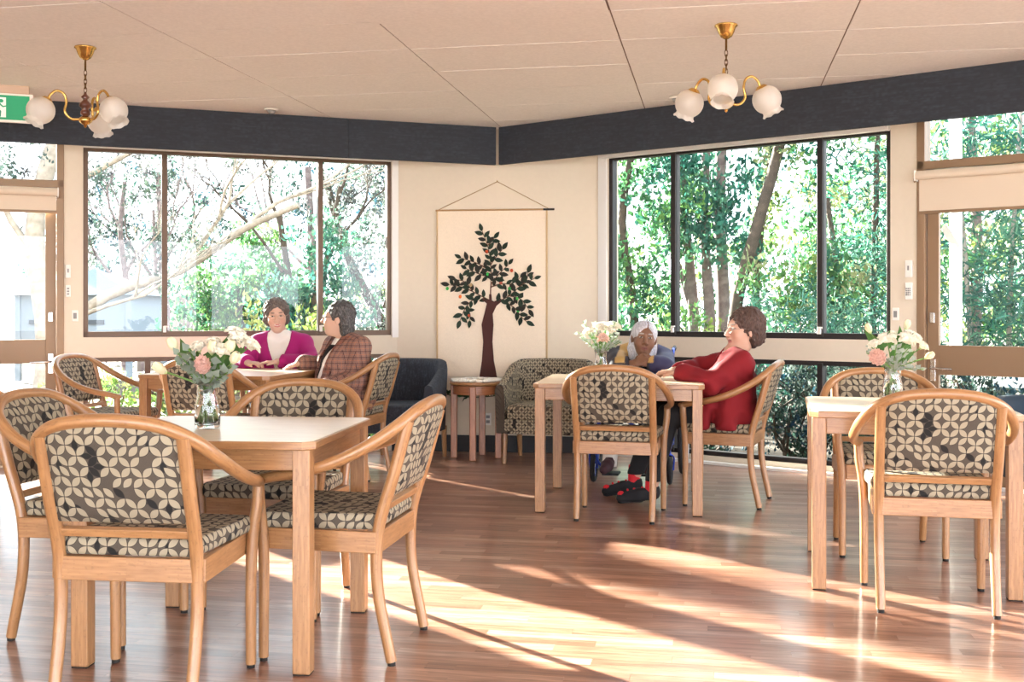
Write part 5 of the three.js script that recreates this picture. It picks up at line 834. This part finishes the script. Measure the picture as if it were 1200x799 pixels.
function person(label, X, Z, turn, s) {
  const t = thing('person', label, 'person', X, Z, turn), skinM = mat(0xffffff, 0.6, { vertexColors: true, sheen: 0.2 }), J = s.joints, side = [1, -1], K = ['L', 'R'];
  const torso = [], add = (list, a, b, ra, rb) => list.push(cap(a, b, ra, rb)), sh = (p, dx, dy = 0, dz = 0) => [p[0] + dx, p[1] + dy, p[2] + dz];
  const fat = s.fat ?? 1;
  for (const q of side) { add(torso, sh(J.pelvis, q * 0.085), sh(J.chest, q * 0.07, -0.06), 0.15 * fat, 0.122 * fat); add(torso, sh(J.chest, q * 0.07, -0.06), sh(J.chest, q * 0.075, 0.025), 0.122 * fat, 0.082); add(torso, sh(J.chest, q * 0.06, -0.05, 0.06), sh(J.chest, q * 0.065, -0.06, 0.075), 0.085 * fat, 0.08 * fat); }
  add(torso, sh(J.pelvis, 0, 0.1, 0.08), sh(J.chest, 0, -0.12, 0.06), 0.13 * fat, 0.12 * fat);
  const arms = [], sleeves = [], cuffs = [], legs = [], hands = [];
  K.forEach((k, i) => {
    add(torso, sh(J.chest, side[i] * 0.03, 0.075, -0.012), J['shoulder' + k], 0.058, 0.06);
    add(arms, J['shoulder' + k], J['elbow' + k], 0.05, 0.041); add(arms, J['elbow' + k], J['wrist' + k], 0.041, 0.0265);
    add(sleeves, J['shoulder' + k], J['elbow' + k], 0.06, 0.05); add(sleeves, J['elbow' + k], J['cuff' + k] ?? J['wrist' + k], 0.05, 0.04);
    add(legs, J['hip' + k] ?? [side[i] * 0.09, J.pelvis[1] - 0.02, J.pelvis[2] + 0.02], J['knee' + k], 0.095, 0.068); add(legs, J['knee' + k], J['ankle' + k], 0.064, 0.05);
    hands.push(handCaps(J['wrist' + k], s['hand' + k].dir, s['hand' + k].palm, s['hand' + k].side ?? side[i], s['hand' + k].curl ?? 0.4, 0.92));
  });
  const head = headField(J.head, s.face, s.tilt ?? 0, s.headSize ?? 1), neck = [cap(sh(J.chest, 0, 0.1, -0.005), [lerp(J.chest[0], J.head[0], 0.75), J.head[1] - 0.085, lerp(J.chest[2], J.head[2], 0.8) - 0.015], 0.06, 0.052)], col = faceColour(s.skin, s.look);
  // the body: coarse trunk and limbs, finer head and hands, joined into one mesh
  const shrink = (l, by) => l.map((c) => [...c.slice(0, 6), c[6] - by, c[7] - by]), trunk = [...shrink(torso, 0.012), ...arms, ...shrink(legs, 0.012), ...neck], hf = head.f, nf = union(neck, 0.03);
  const skin = () => s.skin, coarse = surface(union(trunk, 0.03), ...boundsOf(trunk, 0.03), 0.014, skin), fine = surface((x, y, z) => smin(hf(x, y, z), nf(x, y, z), 0.025), [J.head[0] - 0.14, J.head[1] - 0.2, J.head[2] - 0.14], [J.head[0] + 0.14, J.head[1] + 0.14, J.head[2] + 0.14], 0.0042, (x, y, z) => col(...head.toLocal(x, y, z)));
  const geos = [coarse, fine]; hands.forEach((h, i) => { const w = J['wrist' + K[i]], e = J['elbow' + K[i]], d = [lerp(w[0], e[0], 0.3), lerp(w[1], e[1], 0.3), lerp(w[2], e[2], 0.3)], all = [...h, cap(w, d, 0.0255, 0.029)]; geos.push(surface(union(all, 0.007), ...boundsOf(all, 0.012), 0.0036, skin)); });
  part('body', mergeGeometries(geos.map((g) => g.toNonIndexed())), skinM, t);
  s.dress({ t, head, torso, sleeves, legs, arms, neck, J, sh });
  return t;
}
const neckHole = (d, r) => { const u = union(d.neck, 0.02, r); return (x, y, z) => -u(x, y, z); };
const topOf = ({ torso, sleeves }, grow, wr = 0.004, f = 26) => { const ut = union(torso, 0.035, grow), us = union(sleeves, 0.02, grow), u = (x, y, z) => smin(ut(x, y, z), us(x, y, z), 0.02); return (x, y, z) => u(x, y, z) + wr * ripple(x, y, z, f); };
const clothGeo = (d, field, caps, pad, cell = 0.0105, colour) => surface(field, ...boundsOf(caps, pad), cell, colour);
function hair(d, field, m, cell = 0.006, box_ = [0.17, 0.2, 0.17]) { const c = d.J.head; return part('hair', surface(field, [c[0] - box_[0], c[1] - box_[1], c[2] - box_[2]], [c[0] + box_[0], c[1] + 0.17, c[2] + box_[2]], cell), m, d.t); }
const curls = (x, y, z, a) => a * (Math.sin(x * 95 + 2.2 * Math.sin(y * 60)) * Math.sin(y * 88 + 2 * Math.sin(z * 70)) * Math.sin(z * 92 + 2 * Math.sin(x * 55)));
const strand = (lo, hi, seed) => scaled(dataTexture(128, 128, (u, v) => { const k = nA(u * 64 + seed, v * 16); return [0, 1, 2].map((c) => lerp(lo[c], hi[c], k)); }), 0.16);
function shoe(t, heel, toe, m, sole, dots) {
  const caps = [cap([heel[0], heel[1] + 0.005, heel[2]], [lerp(heel[0], toe[0], 0.45), heel[1] + 0.002, lerp(heel[2], toe[2], 0.45)], 0.036, 0.038), cap([lerp(heel[0], toe[0], 0.45), heel[1] - 0.003, lerp(heel[2], toe[2], 0.45)], [toe[0], toe[1], toe[2]], 0.038, 0.03), cap([heel[0], heel[1] + 0.03, heel[2]], [heel[0], heel[1] + 0.045, heel[2]], 0.036, 0.034)], u = union(caps, 0.02);
  const g = part('shoe', surface((x, y, z) => smax(smax(u(x, y, z), 0.012 - y, 0.006), y - heel[1] - 0.052, 0.004), ...boundsOf(caps, 0.02), 0.006), m, t);
  part('sole', surface((x, y, z) => smax(smax(u(x, y, z) - 0.004, y - 0.016, 0.003), 0.001 - y, 0.003), ...boundsOf(caps, 0.02), 0.005), sole, g);
  if (dots) for (const [a, b, m2, r] of dots) part('shoe_dot', new THREE.SphereGeometry(r, 8, 6).translate(lerp(heel[0], toe[0], a) + 0.0, heel[1] + b, lerp(heel[2], toe[2], a)), m2, g);
  return g;
}
const CLOTH = { magenta: mat(0xa01268, 0.88), white: mat(0xe8e2da, 0.8), navy: mat(0x1c2133, 0.85), blackCloth: mat(0x17171b, 0.85), red: mat(0x7d0c18, 0.9), redBright: mat(0xc8202c, 0.8), maroon: mat(0x3c1c24, 0.7), paleSkirt: mat(0xcfc4bb, 0.9), gold: mat(0xd9b25a, 0.3, { metalness: 0.9 }) };

// woman in the magenta cardigan, hands folded on the table
person('smiling person in a magenta cardigan and white top, hands folded on the table', -1.74, 8.36, heading(0.08, -0.99), {
  skin: [0.60, 0.37, 0.28], face: [0.16, -0.14, 1], tilt: 0.06, headSize: 1.0, look: { brow: [0.24, 0.16, 0.12], lip: [0.5, 0.16, 0.15], smile: true, squint: 0.0042 },
  joints: { pelvis: [0, 0.56, -0.08], chest: [0, 0.87, 0.03], head: [-0.02, 1.118, 0.11], shoulderL: [0.165, 0.905, 0.02], shoulderR: [-0.165, 0.905, 0.02], elbowL: [0.245, 0.775, 0.2], elbowR: [-0.255, 0.775, 0.2], wristL: [0.02, 0.787, 0.385], wristR: [-0.19, 0.782, 0.37], cuffL: [0.06, 0.787, 0.355], cuffR: [-0.2, 0.785, 0.33], kneeL: [0.11, 0.53, 0.36], kneeR: [-0.11, 0.53, 0.36], ankleL: [0.11, 0.1, 0.36], ankleR: [-0.11, 0.1, 0.36] },
  handL: { dir: [-1, -0.02, 0.18], palm: [0, -1, 0.1], curl: 0.3 }, handR: { dir: [0.75, -0.03, 0.45], palm: [0, -1, 0], curl: 0.3 },
  dress: (d) => {
    const { t, head, J } = d, nh = neckHole(d, 0.02), top = topOf(d, 0.006, 0.003), nk = union(d.neck, 0.02, 0.008), all = [...d.torso, ...d.sleeves, ...d.neck];
    part('top', clothGeo(d, (x, y, z) => smax(smin(union(d.torso, 0.035, 0.002)(x, y, z), nk(x, y, z), 0.03), y - 1.015, 0.01), all, 0.03), CLOTH.white, t);
    part('cardigan', clothGeo(d, (x, y, z) => { const open = Math.abs(x + 0.005) - lerp(0.012, 0.085, smooth(0.7, 0.97, y)); return smax(smax(top(x, y, z) - 0.01, z > 0.02 ? -open : -0.1, 0.01), nh(x, y, z), 0.012); }, all, 0.04), CLOTH.magenta, t);
    part('trousers', clothGeo(d, union(d.legs, 0.03), d.legs, 0.03, 0.013), CLOTH.navy, t);
    shoe(t, [0.11, 0.05, 0.34], [0.12, 0.035, 0.5], CLOTH.blackCloth, M.black); shoe(t, [-0.11, 0.05, 0.34], [-0.12, 0.035, 0.5], CLOTH.blackCloth, M.black);
    hair(d, (x, y, z) => { const [a, b, c] = head.toLocal(x, y, z); let f = smin(ell(a, b, c, 0, 0.042, -0.022, 0.096, 0.094, 0.102), ell(a, b, c, 0, -0.03, -0.03, 0.1, 0.065, 0.065), 0.03); f = smax(f, -ell(a, b, c, 0.004, -0.036, 0.1, 0.07, 0.112, 0.085), 0.012); return f + curls(a, b, c, 0.007); }, mat(0xffffff, 0.7, { map: strand([0.26, 0.22, 0.2], [0.5, 0.45, 0.42], 1), sheen: 0.3 }));
    glasses(head, t, 0xb58f72);
    const wr = J.wristL, w = part('watch', lathe([[0.031, -0.009], [0.0335, -0.009], [0.0335, 0.009], [0.031, 0.009], [0.031, -0.009]], 20).rotateZ(Math.PI / 2 - 0.1).rotateY(0.3).translate(wr[0] + 0.022, wr[1], wr[2] - 0.015), CLOTH.gold, t); part('watch_face', lathe([[0, 0.004], [0.013, 0.004], [0.013, 0], [0, 0]], 16).translate(wr[0] + 0.022, wr[1] + 0.031, wr[2] - 0.015), CLOTH.white, w);
  },
});

// woman in the checked jacket, in profile
const checkMap = canvasTexture(512, (c, S) => { const r = rng(3); c.fillStyle = '#87675c'; c.fillRect(0, 0, S, S); for (let i = 0; i < 9000; i++) { c.fillStyle = ['rgba(60,34,30,0.25)', 'rgba(205,165,150,0.25)', 'rgba(150,90,70,0.3)'][i % 3]; c.fillRect(r() * S, r() * S, 6, 3); } for (let i = 0; i < 4; i++) { const p = i * S / 4; c.fillStyle = 'rgba(50,26,28,0.75)'; c.fillRect(p, 0, 12, S); c.fillRect(0, p, S, 12); c.fillStyle = 'rgba(50,26,28,0.45)'; c.fillRect(p + 26, 0, 6, S); c.fillRect(0, p + 26, S, 6); c.fillStyle = 'rgba(205,120,70,0.5)'; c.fillRect(p + 70, 0, 7, S); c.fillRect(0, p + 70, S, 7); } });
person('person in a brown checked jacket turned in profile to the magenta cardigan', -1.13, 7.75, heading(-0.8, -0.6), {
  skin: [0.56, 0.34, 0.25], face: [-0.6, 0.06, 0.8], headSize: 1.0, look: { brow: [0.1, 0.08, 0.07], lip: [0.45, 0.17, 0.16] },
  joints: { pelvis: [-0.02, 0.57, 0.02], chest: [-0.03, 0.86, 0.02], head: [-0.055, 1.098, 0.07], shoulderL: [0.135, 0.905, 0.0], shoulderR: [-0.19, 0.905, 0.02], elbowL: [0.205, 0.68, 0.06], elbowR: [-0.27, 0.755, 0.07], wristL: [0.1, 0.64, 0.27], wristR: [-0.255, 0.785, 0.27], cuffL: [0.11, 0.643, 0.24], cuffR: [-0.26, 0.787, 0.225], kneeL: [-0.06, 0.53, 0.36], kneeR: [-0.26, 0.53, 0.3], ankleL: [-0.05, 0.1, 0.36], ankleR: [-0.27, 0.1, 0.31] },
  handL: { dir: [-0.5, -0.35, 0.8], palm: [-0.3, -1, 0], curl: 0.35 }, handR: { dir: [-0.5, -0.3, 0.8], palm: [0, -1, -0.3], curl: 0.42 },
  dress: (d) => {
    const { t, head } = d, nh = neckHole(d, 0.018), top = topOf(d, 0.008, 0.004), nk = union(d.neck, 0.02, 0.004), all = [...d.torso, ...d.sleeves, ...d.neck], jk = mat(0xffffff, 0.9, { map: scaled(checkMap, 0.16), sheen: 0.2 });
    part('blouse', clothGeo(d, (x, y, z) => smax(smin(union(d.torso, 0.035, 0.002)(x, y, z), nk(x, y, z), 0.03), y - 0.965, 0.01), all, 0.03), CLOTH.white, t);
    part('waistcoat', clothGeo(d, (x, y, z) => smax(union(d.torso, 0.035, 0.007)(x, y, z), Math.max(y - 0.92, 0.022 - Math.abs(x + 0.025)), 0.006), all, 0.03), CLOTH.blackCloth, t);
    part('jacket', clothGeo(d, (x, y, z) => { const open = Math.abs(x + 0.025) - lerp(0.04, 0.07, smooth(0.65, 0.95, y)); return smax(smax(top(x, y, z) - 0.012, z > 0.03 ? -open : -0.1, 0.01), nh(x, y, z), 0.012); }, all, 0.04), jk, t);
    const lap = (q) => closedSheet(4, 12, (u, v, s2) => { const y = lerp(0.66, 0.98, v), w = 0.065 * Math.sin(Math.PI * Math.min(1, 0.25 + 0.75 * (1 - Math.abs(v - 0.6) * 1.4))); const x = q * (lerp(0.04, 0.066, v) + u * w); return V(x - 0.025, y, lerp(0.232, 0.085, v * v) - u * 0.025 + s2 * 0.004); });
    for (const q of [1, -1]) part('lapel', lap(q), mat(0xffffff, 0.9, { map: scaled(checkMap, 0.16), color: 0xe8d0c6 }), t);
    part('trousers', clothGeo(d, union(d.legs, 0.03), d.legs, 0.03, 0.013), CLOTH.blackCloth, t);
    shoe(t, [-0.05, 0.05, 0.35], [-0.1, 0.035, 0.5], CLOTH.blackCloth, M.black); shoe(t, [-0.27, 0.05, 0.3], [-0.33, 0.035, 0.45], CLOTH.blackCloth, M.black);
    hair(d, (x, y, z) => { const [a, b, c] = head.toLocal(x, y, z); let f = smin(ell(a, b, c, 0, 0.04, -0.028, 0.092, 0.095, 0.1), ell(a, b, c, 0, -0.055, -0.068, 0.08, 0.09, 0.055), 0.03); f = smax(f, -ell(a, b, c, 0, -0.04, 0.11, 0.12, 0.105, 0.085), 0.015); return f + curls(a * 0.8, b * 0.8, c * 0.8, 0.008); }, mat(0xffffff, 0.65, { map: strand([0.12, 0.11, 0.11], [0.46, 0.44, 0.43], 4) }), 0.006, [0.18, 0.22, 0.2]);
    glasses(head, t, 0x241c1a);
  },
});

// woman in the red cardigan
const floral = canvasTexture(256, (c, S) => { const r = rng(12); c.fillStyle = '#efe9df'; c.fillRect(0, 0, S, S); for (let i = 0; i < 130; i++) { c.fillStyle = ['#2b2a33', '#8a7a8c', '#b9a4a0', '#454050'][i % 4]; c.beginPath(); c.ellipse(r() * S, r() * S, 4 + r() * 8, 3 + r() * 5, r() * 6, 0, 7); c.fill(); } });
person('person in a red cardigan and glasses sitting back in an armchair', 1.308, 6.708, heading(-0.99, 0.1), {
  skin: [0.55, 0.32, 0.23], face: [0.42, 0.02, 1], headSize: 1.03, look: { brow: [0.2, 0.12, 0.09], lip: [0.42, 0.15, 0.13] },
  joints: { pelvis: [0, 0.56, -0.01], chest: [0, 0.8, -0.025], head: [0.01, 1.035, -0.085], shoulderL: [0.165, 0.845, -0.06], shoulderR: [-0.165, 0.845, -0.045], elbowL: [0.25, 0.73, 0.14], elbowR: [-0.22, 0.79, 0.17], wristL: [0.15, 0.79, 0.31], wristR: [-0.04, 0.785, 0.33], cuffL: [0.165, 0.787, 0.275], cuffR: [-0.07, 0.785, 0.29], kneeL: [0.11, 0.53, 0.36], kneeR: [-0.09, 0.53, 0.42], ankleL: [0.12, 0.11, 0.46], ankleR: [-0.17, 0.13, 0.56] },
  handL: { dir: [-0.5, -0.05, 0.85], palm: [0, -1, 0], curl: 0.32 }, handR: { dir: [0.75, 0.0, 0.6], palm: [0, -1, 0], curl: 0.3 }, fat: 0.9,
  dress: (d) => {
    const { t, head } = d, hang = [cap([0.15, 0.72, 0.0], [0.2, 0.5, 0.03], 0.07, 0.055), cap([0.16, 0.7, 0.1], [0.2, 0.49, 0.17], 0.045, 0.028)], all = [...d.torso, ...d.sleeves, ...d.neck, ...hang], top = topOf({ torso: [...d.torso, ...hang], sleeves: d.sleeves }, 0.006, 0.013, 30), nh = neckHole(d, 0.018), nk = union(d.neck, 0.02, 0.003);
    part('blouse', clothGeo(d, (x, y, z) => smax(smin(union(d.torso, 0.035, 0.004)(x, y, z), nk(x, y, z), 0.03), y - 0.915, 0.01), all, 0.03), mat(0xffffff, 0.85, { map: scaled(floral, 0.14) }), t);
    part('cardigan', clothGeo(d, (x, y, z) => { const open = Math.abs(x) - lerp(0.06, 0.068, smooth(0.6, 0.92, y)); return smax(smax(smax(top(x, y, z) - 0.012, z > -0.03 ? -open : -0.1, 0.01), nh(x, y, z), 0.012), 0.452 - y, 0.01); }, all, 0.04), CLOTH.red, t);
    for (const y of [0.69, 0.6, 0.52]) part('button', new THREE.SphereGeometry(0.009, 10, 8).scale(1, 1, 1).translate(lerp(0.226, 0.205, (y - 0.5) / 0.2), y, lerp(0.19, 0.15, (y - 0.5) / 0.2)), CLOTH.gold, t);
    part('trousers', clothGeo(d, (x, y, z) => smax(union(d.legs, 0.03)(x, y, z), 0.135 - y, 0.01), d.legs, 0.03, 0.012), CLOTH.blackCloth, t);
    for (const [a, h] of [[[0.12, 0.11, 0.46], 0.16], [[-0.17, 0.12, 0.56], 0.19]]) part('sock', stick(V(a[0], 0.07, a[2] + 0.008), V(a[0], h, a[2]), 0.037, 0.04, 14), CLOTH.redBright, t);
    const dots = [[0.35, 0.042, CLOTH.redBright, 0.008], [0.6, 0.034, CLOTH.redBright, 0.008], [0.8, 0.028, CLOTH.redBright, 0.007], [1.0, -0.002, CLOTH.redBright, 0.024]];
    shoe(t, [0.12, 0.055, 0.45], [0.13, 0.036, 0.645], CLOTH.blackCloth, M.black, dots); shoe(t, [-0.17, 0.055, 0.55], [-0.11, 0.036, 0.735], CLOTH.blackCloth, M.black, dots);
    hair(d, (x, y, z) => { const [a, b, c] = head.toLocal(x, y, z); let f = smin(ell(a, b, c, 0, 0.046, -0.032, 0.104, 0.1, 0.108), ell(a, b, c, 0, -0.03, -0.06, 0.1, 0.07, 0.07), 0.03); f = smax(f, -ell(a, b, c, 0, -0.045, 0.108, 0.078, 0.108, 0.085), 0.015); f = smax(f, -ell(a, b, c, 0, -0.06, 0.06, 0.13, 0.06, 0.07), 0.02); return f + curls(a, b, c, 0.009); }, mat(0xffffff, 0.7, { map: strand([0.2, 0.13, 0.11], [0.42, 0.33, 0.29], 7) }), 0.006, [0.19, 0.22, 0.2]);
    glasses(head, t, 0x9a8f88);
  },
});

// wheelchair and the woman in it, chin on her clasped hands
const WX = 0.877, WZ = 7.79, WT = heading(-0.21, -0.977);
{
  const t = thing('wheelchair', 'cobalt blue wheelchair drawn up to the square table', 'wheelchair', WX, WZ, WT), blue = mat(0x1c3fae, 0.3, { metalness: 0.5, clearcoat: 0.5 }), sling = mat(0x17224a, 0.8), tyre = mat(0x1d1d20, 0.85), grey = mat(0xb9bcc2, 0.35, { metalness: 0.8 });
  for (const s of [1, -1]) {
    const x = s * 0.235;
    part('side_frame', soup([bar([V(x, 0.88, -0.3), V(x, 0.86, -0.24), V(x, 0.5, -0.22), V(x, 0.2, -0.2)], 0.0125, { seg: 16 }), bar([V(x, 0.48, -0.22), V(x, 0.48, 0.16), V(x, 0.44, 0.22), V(x, 0.16, 0.34)], 0.0125, { seg: 16 }), bar([V(x, 0.22, -0.2), V(x, 0.22, 0.24), V(x, 0.3, 0.28)], 0.0115, { seg: 12 }), bar([V(x * 1.06, 0.48, 0.14), V(x * 1.06, 0.68, 0.14), V(x * 1.06, 0.7, 0.1), V(x * 1.06, 0.7, -0.22)], 0.0105, { seg: 16 })]), blue, t);
    part('push_handle', bar([V(x, 0.875, -0.29), V(x, 0.885, -0.4)], (u) => 0.017, { seg: 2, straight: true }), M.black, t);
    part('armrest', box(x * 1.06 - 0.026, x * 1.06 + 0.026, 0.705, 0.735, -0.18, 0.14, 0.01), M.black, t);
    const wh = part('drive_wheel', new THREE.TorusGeometry(0.285, 0.0165, 10, 48).rotateY(Math.PI / 2).translate(s * 0.305, 0.3015, -0.17), tyre, t);
    part('hand_rim', new THREE.TorusGeometry(0.25, 0.008, 8, 48).rotateY(Math.PI / 2).translate(s * 0.335, 0.3015, -0.17), grey, wh); part('hub', stick(V(s * 0.27, 0.3015, -0.17), V(s * 0.325, 0.3015, -0.17), 0.028), grey, wh);
    for (let i = 0; i < 12; i++) { const a = i / 12 * 6.283; part('spoke', stick(V(s * 0.305, 0.3015, -0.17), V(s * 0.305, 0.3015 + Math.cos(a) * 0.275, -0.17 + Math.sin(a) * 0.275), 0.003, 0.003, 5), grey, wh); }
    const cx = s * 0.255, cz = 0.36, cw = part('caster', new THREE.TorusGeometry(0.078, 0.0175, 10, 32).rotateY(Math.PI / 2).translate(cx, 0.0955, cz), tyre, t);
    part('caster_rim', new THREE.TorusGeometry(0.062, 0.008, 8, 28).rotateY(Math.PI / 2).translate(cx, 0.0955, cz), blue, cw);
    for (let i = 0; i < 5; i++) { const a = i / 5 * 6.283; part('spoke', stick(V(cx, 0.0955, cz), V(cx, 0.0955 + Math.cos(a) * 0.065, cz + Math.sin(a) * 0.065), 0.008, 0.006, 6), grey, cw); }
    part('caster_fork', soup([bar([V(cx - 0.024, 0.0955, cz), V(cx - 0.024, 0.19, cz + 0.01), V(cx, 0.2, cz + 0.02)], 0.006, { seg: 8 }), bar([V(cx + 0.024, 0.0955, cz), V(cx + 0.024, 0.19, cz + 0.01), V(cx, 0.2, cz + 0.02)], 0.006, { seg: 8 }), stick(V(cx, 0.19, cz + 0.02), V(x, 0.32, 0.27), 0.012)]), blue, t);
    const fp = part('footplate', box(s * 0.06 - 0.055 + s * 0.06, s * 0.06 + 0.055 + s * 0.06, 0.075, 0.088, 0.42, 0.56, 0.004), M.black, t); part('footrest_tube', bar([V(x, 0.3, 0.28), V(x * 0.95, 0.15, 0.4), V(s * 0.14, 0.085, 0.46)], 0.01, { seg: 10 }), blue, fp);
  }
  part('seat_sling', box(-0.23, 0.23, 0.47, 0.5, -0.22, 0.19, 0.012), sling, t); part('back_sling', box(-0.23, 0.23, 0.52, 0.85, -0.265, -0.235, 0.012), sling, t);
  part('cross_brace', soup([stick(V(-0.23, 0.22, 0), V(0.23, 0.46, 0), 0.01), stick(V(0.23, 0.22, 0), V(-0.23, 0.46, 0), 0.01)]), blue, t);
}
person('white-haired person in a wheelchair leaning forward, chin on clasped hands', WX, WZ, WT, {
  skin: [0.2, 0.095, 0.055], face: [0.2, -0.02, 1], tilt: -0.1, headSize: 1.02, look: { brow: [0.35, 0.32, 0.3], lip: [0.2, 0.07, 0.06], blush: [0.22, 0.1, 0.06], squint: 0.0045 },
  joints: { pelvis: [0, 0.58, -0.09], chest: [0.03, 0.795, 0.13], head: [0.08, 0.968, 0.31], shoulderL: [0.19, 0.83, 0.14], shoulderR: [-0.13, 0.83, 0.14], elbowL: [0.225, 0.78, 0.40], elbowR: [-0.075, 0.78, 0.43], wristL: [0.14, 0.812, 0.45], wristR: [0.04, 0.808, 0.465], cuffL: [0.165, 0.803, 0.437], cuffR: [-0.005, 0.8, 0.455], kneeL: [0.11, 0.56, 0.34], kneeR: [-0.11, 0.56, 0.34], ankleL: [0.12, 0.17, 0.47], ankleR: [-0.13, 0.17, 0.47], hipL: [0.09, 0.56, -0.06], hipR: [-0.09, 0.56, -0.06] },
  handL: { dir: [-0.75, 0.42, -0.2], palm: [-0.3, -0.3, -0.8], side: 1, curl: 0.75 }, handR: { dir: [0.75, 0.45, -0.2], palm: [0.3, -0.3, -0.8], side: -1, curl: 0.75 }, fat: 0.9,
  dress: (d) => {
    const { t, head, J } = d, nh = neckHole(d, 0.018), top = topOf(d, 0.008, 0.006), nk = union(d.neck, 0.02, 0.003), all = [...d.torso, ...d.sleeves, ...d.neck], dark = [0.03, 0.027, 0.04], gold = [0.52, 0.33, 0.12], violet = [0.035, 0.035, 0.1];
    part('blouse', clothGeo(d, (x, y, z) => smax(smin(union(d.torso, 0.035, 0.002)(x, y, z), nk(x, y, z), 0.03), y - 0.9, 0.01), all, 0.03), CLOTH.blackCloth, t);
    part('jacket', clothGeo(d, (x, y, z) => { const open = Math.abs(x - 0.04) - lerp(0.02, 0.05, smooth(0.65, 0.88, y)); return smax(smax(top(x, y, z) - 0.01, z > 0.14 ? -open : -0.1, 0.01), nh(x, y, z), 0.012); }, all, 0.04, 0.0095, (x, y, z) => { const m = x - 0.03; return y > 0.81 && Math.abs(m) > 0.06 && Math.abs(m) < 0.125 && z > 0.06 ? gold : m > 0.1 ? violet : dark; }), mat(0xffffff, 0.7, { vertexColors: true, sheen: 0.2 }), t);
    part('skirt', clothGeo(d, (x, y, z) => smax(union(d.legs, 0.05, 0.006)(x, y, z), 0.28 - y, 0.012), d.legs, 0.03, 0.013), CLOTH.navy, t);
    for (const s of [1, -1]) { const a = J[s > 0 ? 'ankleL' : 'ankleR']; part('sock', stick(V(a[0], 0.12, a[2] + 0.02), V(a[0], 0.235, a[2] - 0.01), 0.046, 0.052, 14), CLOTH.white, t); const sh = shoe(t, [a[0], 0.065, a[2] + 0.02], [a[0] * 1.15, 0.05, a[2] + 0.17], CLOTH.maroon, M.black); sh.position.y = 0.075; }
    hair(d, (x, y, z) => { const [a, b, c] = head.toLocal(x, y, z); let f = smin(ell(a, b, c, 0, 0.036, -0.02, 0.086, 0.086, 0.108), ell(a, b, c, 0, -0.07, -0.055, 0.1, 0.12, 0.06), 0.04); f = smax(f, -ell(a, b, c, 0.006, -0.036, 0.105, 0.06, 0.118, 0.088), 0.012); f = smax(f, 0.0022 - Math.hypot(a - 0.01, Math.max(0, 0.05 - b)) * 1.0 - Math.max(0, 0.0 - c), 0.01); return f + 0.004 * Math.sin(a * 160 + 3 * Math.sin(b * 20)) * smooth(0.05, -0.08, b); }, mat(0xffffff, 0.6, { map: strand([0.62, 0.62, 0.66], [0.9, 0.9, 0.93], 9), sheen: 0.4 }), 0.006, [0.18, 0.27, 0.22]);
  },
});

renderer.render(scene, camera);
